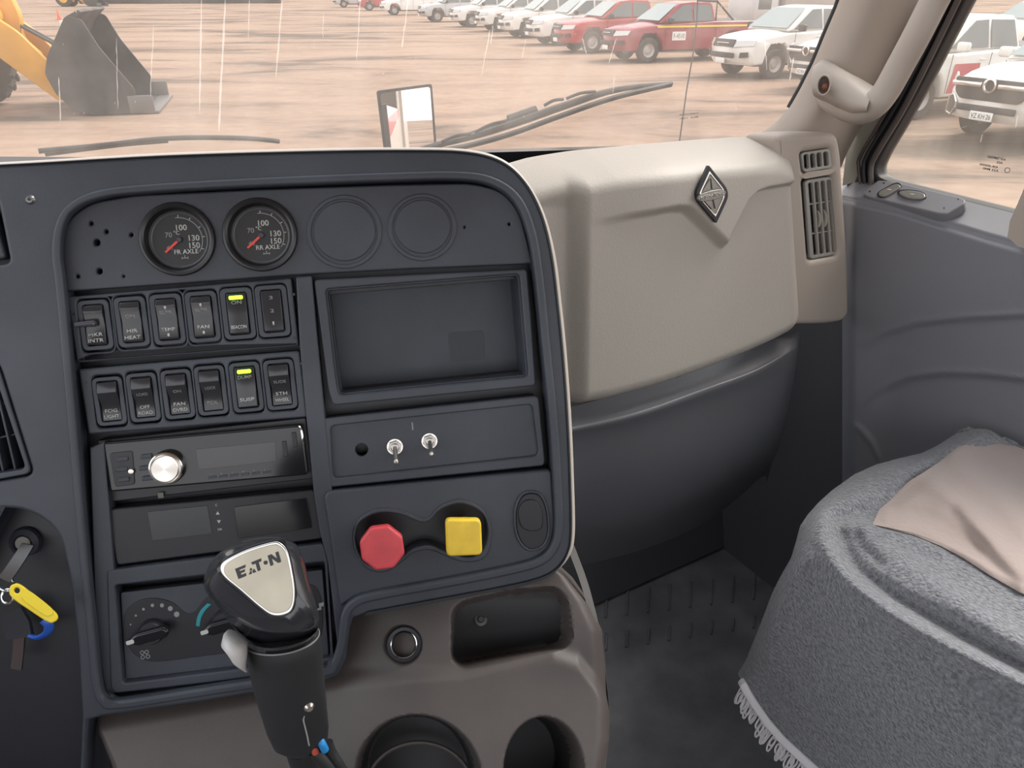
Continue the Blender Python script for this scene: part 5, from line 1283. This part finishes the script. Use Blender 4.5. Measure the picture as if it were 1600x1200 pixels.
# local: x right, y = lever axis (up), z towards the viewer/driver
gl = empty('gear_lever', GS.M); tag(gl, 'black gear lever knob with a silver lettered plate on top and a grey splitter trigger', 'gear lever')
KNB = mat('knob_soft_black', (.026, .026, .031), .24, bump=.12, bscale=1800, bdist=.0002, coat=.5)
SLV = mat('sleeve_black', (.020, .020, .021), .48, bump=.3, bscale=1500, bdist=.0003)
def ring_px(pts, depth, n=56):
    """closed outline traced at a depth, resampled by angle"""
    c = (sum(p[0] for p in pts)/len(pts), sum(p[1] for p in pts)/len(pts)); cl = [tuple(p) for p in catmull(pts, 8, True)]
    out = []
    for i in range(n):
        a = 2*math.pi*i/n; dx, dy = math.cos(a), math.sin(a); best = None
        for j in range(len(cl)):
            x1, y1 = cl[j][0]-c[0], cl[j][1]-c[1]; x2, y2 = cl[(j+1) % len(cl)][0]-c[0], cl[(j+1) % len(cl)][1]-c[1]
            den = dx*(y2-y1)-dy*(x2-x1)
            if abs(den) < 1e-9: continue
            t = (x1*(y2-y1)-y1*(x2-x1))/den; s_ = (x1*dy-y1*dx)/den
            if t > 0 and -1e-6 <= s_ <= 1+1e-6 and (best is None or t > best): best = t
        x, y = c[0]+dx*best, c[1]+dy*best
        dd = depth(x, y) if callable(depth) else depth
        out.append(P(x, y, dd))
    return out
def loft(rings, cap0=True, cap1=True):
    n = len(rings[0]); v = [p for r in rings for p in r]; f = []
    for k in range(len(rings)-1):
        for i in range(n): f.append((k*n+i, k*n+(i+1) % n, (k+1)*n+(i+1) % n, (k+1)*n+i))
    def cap(k):
        c = sum((Vector(p) for p in rings[k]), Vector())/n; v.append(c); ci = len(v)-1
        for i in range(n): f.append((k*n+i, k*n+(i+1) % n, ci))
    if cap0: cap(0)
    if cap1: cap(len(rings)-1)
    bm = bmesh.new(); me = pydata(v, f); bm.from_mesh(me); return bm_mesh(bm)
def ell(cx, cy, rx, ry, d, tilt=0., n=56, dz=0.0):
    """ring of the lever around its axis: image ellipse whose far side is deeper"""
    out = []; ct, st = math.cos(tilt), math.sin(tilt)
    for i in range(n):
        a = 2*math.pi*i/n; x = rx*math.cos(a); y = ry*math.sin(a)
        # sin>0 is the lower edge in the picture = nearer the viewer
        out.append(P(cx+x*ct-y*st, cy+x*st+y*ct, d - dz*math.sin(a)))
    return out
# sleeve
sl = [ell(473, 1176, 28, 9, .565, -.12, dz=.012), ell(470, 1166, 42, 14, .562, -.12, dz=.018), ell(465, 1140, 49, 18, .556, -.14, dz=.022), ell(452, 1075, 56, 22, .545, -.15, dz=.024), ell(444, 1020, 60, 24, .536, -.16, dz=.025), ell(441, 1000, 60, 25, .532, -.17, dz=.025), ell(440, 990, 57, 22, .530, -.17, dz=.022)]
mesh_obj('sleeve', loft(sl), SLV, None, gl, 50)
mesh_obj('collar_ring', tube(ell(440.5, 997, 59, 25, .5315, -.17, dz=.025), .0006, 8, True), mat('worn_collar_edge', (.22, .22, .21), .35), None, gl)
# knob head
o_px = [(318, 918), (322, 893), (340, 866), (372, 848), (408, 840), (440, 840), (462, 850), (474, 872), (482, 905), (492, 940), (498, 972), (472, 992), (432, 995), (395, 985), (362, 962), (334, 940)]
def sc(pts, k, c): return [(c[0]+(x-c[0])*k, c[1]+(y-c[1])*k) for x, y in pts]
pltc = (418, 902)
pl_px = [(345, 890), (352, 877), (385, 860), (425, 848), (438, 850), (448, 862), (455, 890), (460, 925), (457, 950), (445, 960), (425, 961), (405, 948), (375, 922), (352, 903)]
def md(x, y): return .497 - (x-418)*.00001 - (y-902)*-.00006
rk_ = [ell(440, 996, 57, 24, .531, -.17, dz=.024), ell(439, 984, 59.5, 27, .527, -.17, dz=.026),
       ring_px([(338, 938), (330, 905), (352, 875), (400, 856), (445, 856), (468, 875), (482, 915), (498, 965), (482, 1000), (430, 1015), (390, 1003), (360, 975)], .525),
       ring_px(o_px, .512), ring_px(sc(o_px, .97, (415, 912)), .500), ring_px(sc(o_px, .88, (414, 905)), .490), ring_px(sc(pl_px, 1.09, pltc), .4855), ring_px(sc(pl_px, 1.03, pltc), .4865)]
# align starting ellipse direction: ring samples all start at +x and turn clockwise in the picture
mesh_obj('knob_head', loft(rk_), KNB, None, gl, 60)
KP = Frame(P(418, 902, .4855), RT+UP*.22, n=-FW)
def kplate(name, pts, z0, z1, bev, m, parent=gl, r=0):
    return mesh_obj(name, plate(KP.poly(pts, z1*MM), (), z0*MM, z1*MM, bev*MM, 3), m, KP.M, parent)
ch = kplate('plate_rim', [tuple(p) for p in catmull(sc(pl_px, 1.02, pltc), 5, True)], -2, 1.2, .8, mat('satin_rim', (.56, .54, .52), .22, 1.))
kp_ = kplate('name_plate', [tuple(p) for p in catmull(sc(pl_px, .94, pltc), 5, True)], 0, 1.6, .3, mat('champagne_plate', (.36, .325, .26), .34, .85, var=.1, vscale=30))
KL = mat('plate_print', (.03, .03, .035), .5)
# EATON lettering, built letter by letter because the A has lost its crossbar and the O is a dot
def kl(name, pts): kplate(name, pts, 1.4, 1.9, .03, KL, kp_)
a0 = Vector((367, 889)); a1 = Vector((436, 861)); ax = (a1-a0); ay = Vector((-ax.y, ax.x)).normalized()*-1
ay = Vector((.28, 1)).normalized(); axn = ax.normalized()
def lt(pts): return [tuple(a0+axn*x+ay*y) for x, y in pts]
kl('letter_e', lt([(0, 0), (18, 0), (16, 4.2), (6, 4.2), (6.3, 6.2), (15, 6.2), (13.5, 10), (6.6, 10), (7, 12.4), (15, 12.4), (14, 17), (1, 17)]))
kl('letter_a', lt([(21, 11), (24, 7.5), (26, 10.5), (24.5, 12.5)])); kl('letter_a', lt([(18.5, 17), (21.5, 12.5), (24, 13), (23.5, 17)])); kl('letter_a', lt([(25, 14), (28.5, 11), (31, 17), (26, 17)]))
kl('letter_t', lt([(27, 0), (44, 0), (43, 4.5), (38.5, 4.5), (38.5, 17), (33.5, 17), (33.5, 4.5), (28.5, 4.5)]))
kl('letter_o', [tuple(Vector((a0+axn*49+ay*9)) + Vector((3.2*math.cos(t/10*math.pi), 3.2*math.sin(t/10*math.pi)))) for t in range(20)])
kl('letter_n', lt([(55, 0), (61, 0), (68, 10), (68, 0), (73, 0), (73, 17), (68, 17), (60, 6.5), (60, 17), (55, 17)]))
# trigger
tr = [ell(362, 988, 8, 4, .520, .3, 32, .006), ell(368, 998, 20, 10, .515, .3, 32, .010), ell(366, 1014, 22, 11, .513, .4, 32, .010), ell(372, 1032, 16, 9, .515, .8, 32, .008), ell(382, 1046, 6, 3, .520, .8, 32, .003)]
mesh_obj('trigger', loft(tr), mat('pale_grey_trigger', (.52, .49, .47), .35), None, gl, 60)
scr = P(483, 1105, .527)
Msc = Matrix.Translation(scr) @ GS.M.to_3x3().to_4x4() @ Matrix.Rotation(rad(25), 4, 'Y')
mesh_obj('screw', lathe([(0, .0022), (.0022, .0020), (.0036, .0005), (.0040, -.004)], 20), STEEL, Msc, gl)
mesh_obj('sleeve_crack', tube([P(x, y, d) for x, y, d in ((478, 1108, .5275), (474, 1125, .528), (480, 1150, .531), (483, 1165, .5345))], .0006, 6), mat('crack_edge', (.25, .25, .24), .5), None, gl)
mesh_obj('lever_rod', tube([P(468, 1165, .58), P(488, 1230, .62), P(500, 1300, .66)], .011, 16), SLV, None, gl)
for nm, pts, r_, m in (('red_wire', [(486, 1152, .548), (489, 1164, .546), (493, 1176, .548)], .0028, mat('red_wire_skin', (.50, .09, .05), .35)), ('blue_wire', [(497, 1150, .548), (503, 1162, .546), (508, 1172, .549)], .0028, mat('blue_wire_skin', (.02, .23, .55), .35)), ('black_hose', [(490, 1172, .55), (505, 1188, .553), (525, 1215, .56), (540, 1240, .57)], .0048, SLV), ('black_hose', [(512, 1160, .553), (518, 1176, .556), (530, 1195, .56), (548, 1225, .57)], .0038, SLV)):
    mesh_obj(nm, tube(catmull([P(*q) for q in pts], 5), r_, 12), m, None, gl)

# ------------------------------------------------------------------ ignition lock, key and tags
IF = Frame(PF.pt(42, 845, -.034), PF.x, n=PF.n)
ig = empty('ignition_lock', IF.M); tag(ig, 'round ignition lock in the lower left of the dashboard', 'ignition lock')
mesh_obj('lock_collar', lathe([(.0105, 0), (.0130, .002), (.0120, .006), (.0080, .009), (.0072, .006)], 32, False), DARK, IF.M, ig)
mesh_obj('lock_barrel', lathe([(0, .0080), (.0060, .0080), (.0072, .0066), (.0072, 0)], 28), mat('worn_lock_metal', (.12, .11, .10), .35, .8), IF.M, ig)
ky = empty('ignition_key'); tag(ky, 'metal key turned in the ignition lock', 'key')
mesh_obj('key_head', plate([(0, 0)], (), 0, .001) if False else ribbon([P(45, 850, .655), P(34, 868, .648), P(18, 892, .640), P(8, 905, .636)], .0052, -FW, .0018), mat('key_metal', (.13, .12, .115), .35, .9), None, ky)
kr = empty('key_ring'); tag(kr, 'two linked steel split rings hanging from the ignition key', 'key ring')
def ringpts(cx, cy, rx, ry, d, tilt=0, tw=.0): return ell(cx, cy, rx, ry, d, tilt, 40, tw)
mesh_obj('split_ring', tube(ringpts(9, 912, 13, 11, .634, .3, .006), .0011, 8, True), CHROME, None, kr)
mesh_obj('split_ring', tube(ringpts(12, 932, 9, 11, .631, .2, .004), .0011, 8, True), CHROME, None, kr)
YF = Frame(P(52, 942, .622), RT, n=(-FW+RT*.25+UP*.15))
yt = empty('key_tag', YF.M); tag(yt, 'bright yellow plastic key tag on the key ring', 'key tag')
yo = [tuple(p) for p in catmull([(14, 920), (20, 913), (32, 914), (62, 938), (84, 955), (90, 965), (85, 972), (74, 972), (46, 954), (18, 934)], 5, True)]
ht = circ(26, 923, 4.5, 18)
YT = mat('yellow_tag_plastic', (.80, .60, .02), .3)
mesh_obj('tag_body', plate(YF.poly(yo), [YF.poly(ht)], -.003, 0, .0012, 3), YT, YF.M, yt)
yi = [tuple(p) for p in catmull([(38, 926), (44, 922), (78, 948), (83, 957), (78, 962), (68, 960), (40, 940), (34, 932)], 5, True)]
mesh_obj('tag_window', plate(YF.poly(yi), (), -.001, .0006, .0004, 2), YT, YF.M, yt)
bt2 = tag(mesh_obj('blue_key_tag', tube(catmull([P(68, 968, .640), P(76, 976, .642), P(74, 988, .645), P(60, 996, .648), P(48, 994, .650)], 6), .0038, 12, flat=.5), mat('blue_tag_plastic', (.02, .09, .42), .35)), 'blue key tag behind the yellow one', 'key tag')
k2 = empty('spare_key'); tag(k2, 'second key hanging down below the key tags', 'key')
mesh_obj('key_blade', ribbon([P(32, 990, .652), P(30, 1020, .655), P(27, 1045, .657)], .0046, -FW, .002), mat('dull_key', (.12, .09, .085), .4, .7), None, k2)
mesh_obj('key_head', ribbon([P(18, 955, .650), P(30, 975, .652), P(34, 995, .653)], .011, -FW, .004), BLACK, None, k2)

# ------------------------------------------------------------------ seat with fleece cover
F1 = Frame(P(1400, 965, .751), FWD, n=-LAT)
pts = []
for x, y in ((1300, 765), (1262, 805), (1370, 727), (1440, 709), (1490, 682), (1560, 650), (1600, 647), (1700, 640), (1450, 760), (1550, 740), (1600, 800), (1700, 800), (1380, 830), (1470, 860), (1560, 920), (1340, 850), (1700, 960), (1600, 900), (1500, 700), (1290, 860), (1330, 910), (1400, 962), (1500, 1018), (1600, 1062), (1700, 1105)):
    r_ = ray(x, y); pts.append((x, y, (0.60-1.15)/r_.z))
for x, y in ((1160, 1060), (1270, 1200), (1200, 1130), (1190, 975), (1215, 910), (1240, 870), (1300, 1000), (1300, 1100), (1400, 1060), (1400, 1200), (1500, 1150), (1600, 1250), (1700, 1200), (1700, 1500), (1400, 1400), (1230, 1000), (1260, 930), (1500, 1300)):
    r_ = ray(x, y); pts.append((x, y, (F1.o-CAM).dot(F1.n)/r_.dot(F1.n)))
SD = RBF(pts)
folds = [([(1278, 800), (1284, 835), (1300, 872), (1335, 912), (1400, 962), (1500, 1018), (1600, 1062), (1700, 1100)], .014, 17),
         ([(1310, 822), (1322, 862), (1345, 895), (1400, 935), (1500, 992), (1600, 1045), (1700, 1090)], -.022, 15),
         ([(1345, 828), (1400, 868), (1480, 925), (1560, 980), (1640, 1030)], .012, 20),
         ([(1290, 822), (1340, 822), (1400, 832), (1470, 862)], .006, 9),
         ([(1300, 790), (1360, 775), (1420, 745), (1480, 700), (1540, 668)], .010, 22),
         ([(1305, 808), (1360, 800), (1410, 768), (1470, 718)], -.010, 13),
         ([(1330, 805), (1345, 850), (1375, 880)], -.006, 8),
         ([(1210, 960), (1200, 1010), (1215, 1070), (1235, 1110)], .006, 14),
         ([(1440, 680), (1490, 690), (1520, 665)], -.006, 9), ([(1560, 665), (1585, 662), (1600, 670)], -.010, 8)]
out_top = [(1153, 1052), (1166, 1030), (1178, 1000), (1190, 970), (1205, 930), (1218, 903), (1236, 872), (1244, 845), (1250, 822), (1262, 804), (1280, 784), (1300, 766), (1335, 741), (1368, 726), (1405, 716), (1440, 708), (1465, 696), (1488, 681), (1520, 662), (1556, 648), (1580, 645), (1610, 645), (1660, 650), (1720, 655)]
out_bot = [(1158, 1064), (1166, 1080), (1180, 1102), (1198, 1128), (1222, 1156), (1250, 1182), (1276, 1206), (1320, 1250), (1400, 1320), (1500, 1400), (1600, 1460), (1720, 1500)]
tau_top = [(1364, 818), (1372, 798), (1396, 776), (1420, 752), (1448, 735), (1470, 720), (1497, 698), (1520, 692), (1560, 693), (1600, 700), (1720, 715)]
tau_bot = [(1366, 820), (1390, 826), (1428, 836), (1470, 853), (1505, 872), (1545, 898), (1580, 918), (1594, 926), (1640, 945), (1720, 980)]
tfold = [([(1440, 735), (1500, 790), (1560, 860), (1600, 900)], .010, 26), ([(1430, 742), (1480, 770), (1530, 830), (1590, 910)], .004, 14), ([(1500, 735), (1560, 780), (1600, 830)], .005, 18), ([(1490, 800), (1535, 855), (1585, 912)], -.007, 13), ([(1385, 815), (1450, 835), (1530, 880), (1590, 920)], .004, 9), ([(1400, 795), (1470, 815), (1530, 855)], -.005, 13), ([(1530, 705), (1570, 730), (1610, 745)], -.006, 16)]
def sdepth(x, y):
    d = SD(x, y)
    # roll away at the silhouette
    e, _ = seg_dist(x, y, out_top); d += .05*max(0, 1-e/26)**2.2
    for ln, a, w in folds:
        q, t = seg_dist(x, y, ln)
        if q < 3.2*w: d -= a*math.exp(-(q/w)**2)*min(1, .35+t*2.5 if a < 0 else 1)
    return d
def tdepth(x, y):
    d = sdepth(x, y)
    for ln, a, w in tfold:
        q, t = seg_dist(x, y, ln)
        if q < 3*w: d -= a*math.exp(-(q/w)**2)
    return d
FLEECE = mat('grey_fleece', (.19, .192, .206), .98, bump=1.0, bscale=300, bdist=.006, sheen=.5, detail=6, spec=.05, var=.35, vscale=220)
TAUPEV = mat('taupe_velour', (.34, .27, .24), .85, bump=.5, bscale=150, bdist=.0015, sheen=.3, detail=4, spec=.2)
tau_poly = tau_top+tau_bot[::-1]
def cov(u, v):
    a = along(out_top, u); b = along(out_bot, u); x = a[0]+(b[0]-a[0])*v; y = a[1]+(b[1]-a[1])*v
    dd = -sdf(x, y, tau_poly) if y < 1000 and x > 1355 else 0
    q = P(x, y, sdepth(x, y)+.014*sstep(3, 14, dd)); l = q.dot(LAT)-(Ld-.07)
    return q - LAT*max(0, l)
cv = empty('seat_cover', Matrix.Translation(P(1450, 800, .9))); tag(cv, 'grey fleece seat cover with a taupe centre and white fringe draped over the passenger seat', 'seat cover')
mesh_obj('fleece', solid(grid_mesh(cov, 170, 150), .004), FLEECE, None, cv, 80)
def tau(u, v):
    a = along(tau_top, u); b = along(tau_bot, u); x = a[0]+(b[0]-a[0])*v; y = a[1]+(b[1]-a[1])*v
    e = min(v, 1-v, u*2)*40
    q = P(x, y, tdepth(x, y)-.0005-.0035*min(1, e/2)-.008*sstep(1, 14, e)); l = q.dot(LAT)-(Ld-.07)
    return q - LAT*max(0, l) + ZUP*(.004 if l > 0 else 0)
mesh_obj('centre_panel', grid_mesh(tau, 110, 80), TAUPEV, None, cv, 80)
# fringe: braid along the hem with hanging loops
FR = mat('white_fringe', (.72, .69, .70), .75, bump=.6, bscale=900, bdist=.0006)
hem = [along(out_bot, t/60*.62) for t in range(61)]
hem3 = [P(x, y, sdepth(x, y)-.005) for x, y in hem]
mesh_obj('fringe_braid', tube(hem3, .0052, 10, flat=.45), FR, None, cv)
lo = []
for i in range(78):
    t = (i+.5)/78*.60; x, y = along(out_bot, t); x2, y2 = along(out_bot, t+.004)
    base = P(x, y, sdepth(x, y)-.004); b2 = P(x2, y2, sdepth(x2, y2)-.004)
    L = random.uniform(.020, .032); sw = random.uniform(-.006, .006)
    dn = Vector((-LAT.x*.25, -LAT.y*.25, -1)).normalized()
    lp_ = catmull([base, base+dn*L*.5+FWD*(sw-.003), base+dn*L+FWD*sw, b2+dn*L*.85+FWD*(sw+.005), b2+dn*L*.4+FWD*(sw+.004), b2], 3)
    lo.append((tube(lp_, .00125, 6), None))
tag(mesh_obj('fringe_loops', join(lo), FR, None, cv, 60), kind='stuff')
# cushion and base under the cover
st = empty('passenger_seat'); tag(st, 'passenger seat cushion and base hidden under the grey cover', 'seat')
sc0 = Vector((0, 0, 0)); lc = .609+.27; 
def seatbox(l0, l1, f0, f1, z0, z1, bev, m, name):
    me = box(l1-l0, f1-f0, z1-z0, bev, 4, c=((l0+l1)/2, (f0+f1)/2, (z0+z1)/2))
    M_ = Matrix(((LAT.x, FWD.x, 0, 0), (LAT.y, FWD.y, 0, 0), (0, 0, 1, 0), (0, 0, 0, 1)))
    return mesh_obj(name, me, m, M_, st)
print('door lateral', Ld)
seatbox(.635, min(Ld-.10, 1.1), -.02, .36, .40, .555, .05, BLACK, 'cushion')
seatbox(.66, min(Ld-.12, 1.05), -.02, .30, .0, .40, .03, BLACK, 'seat_base')
bpy.context.view_layer.update()
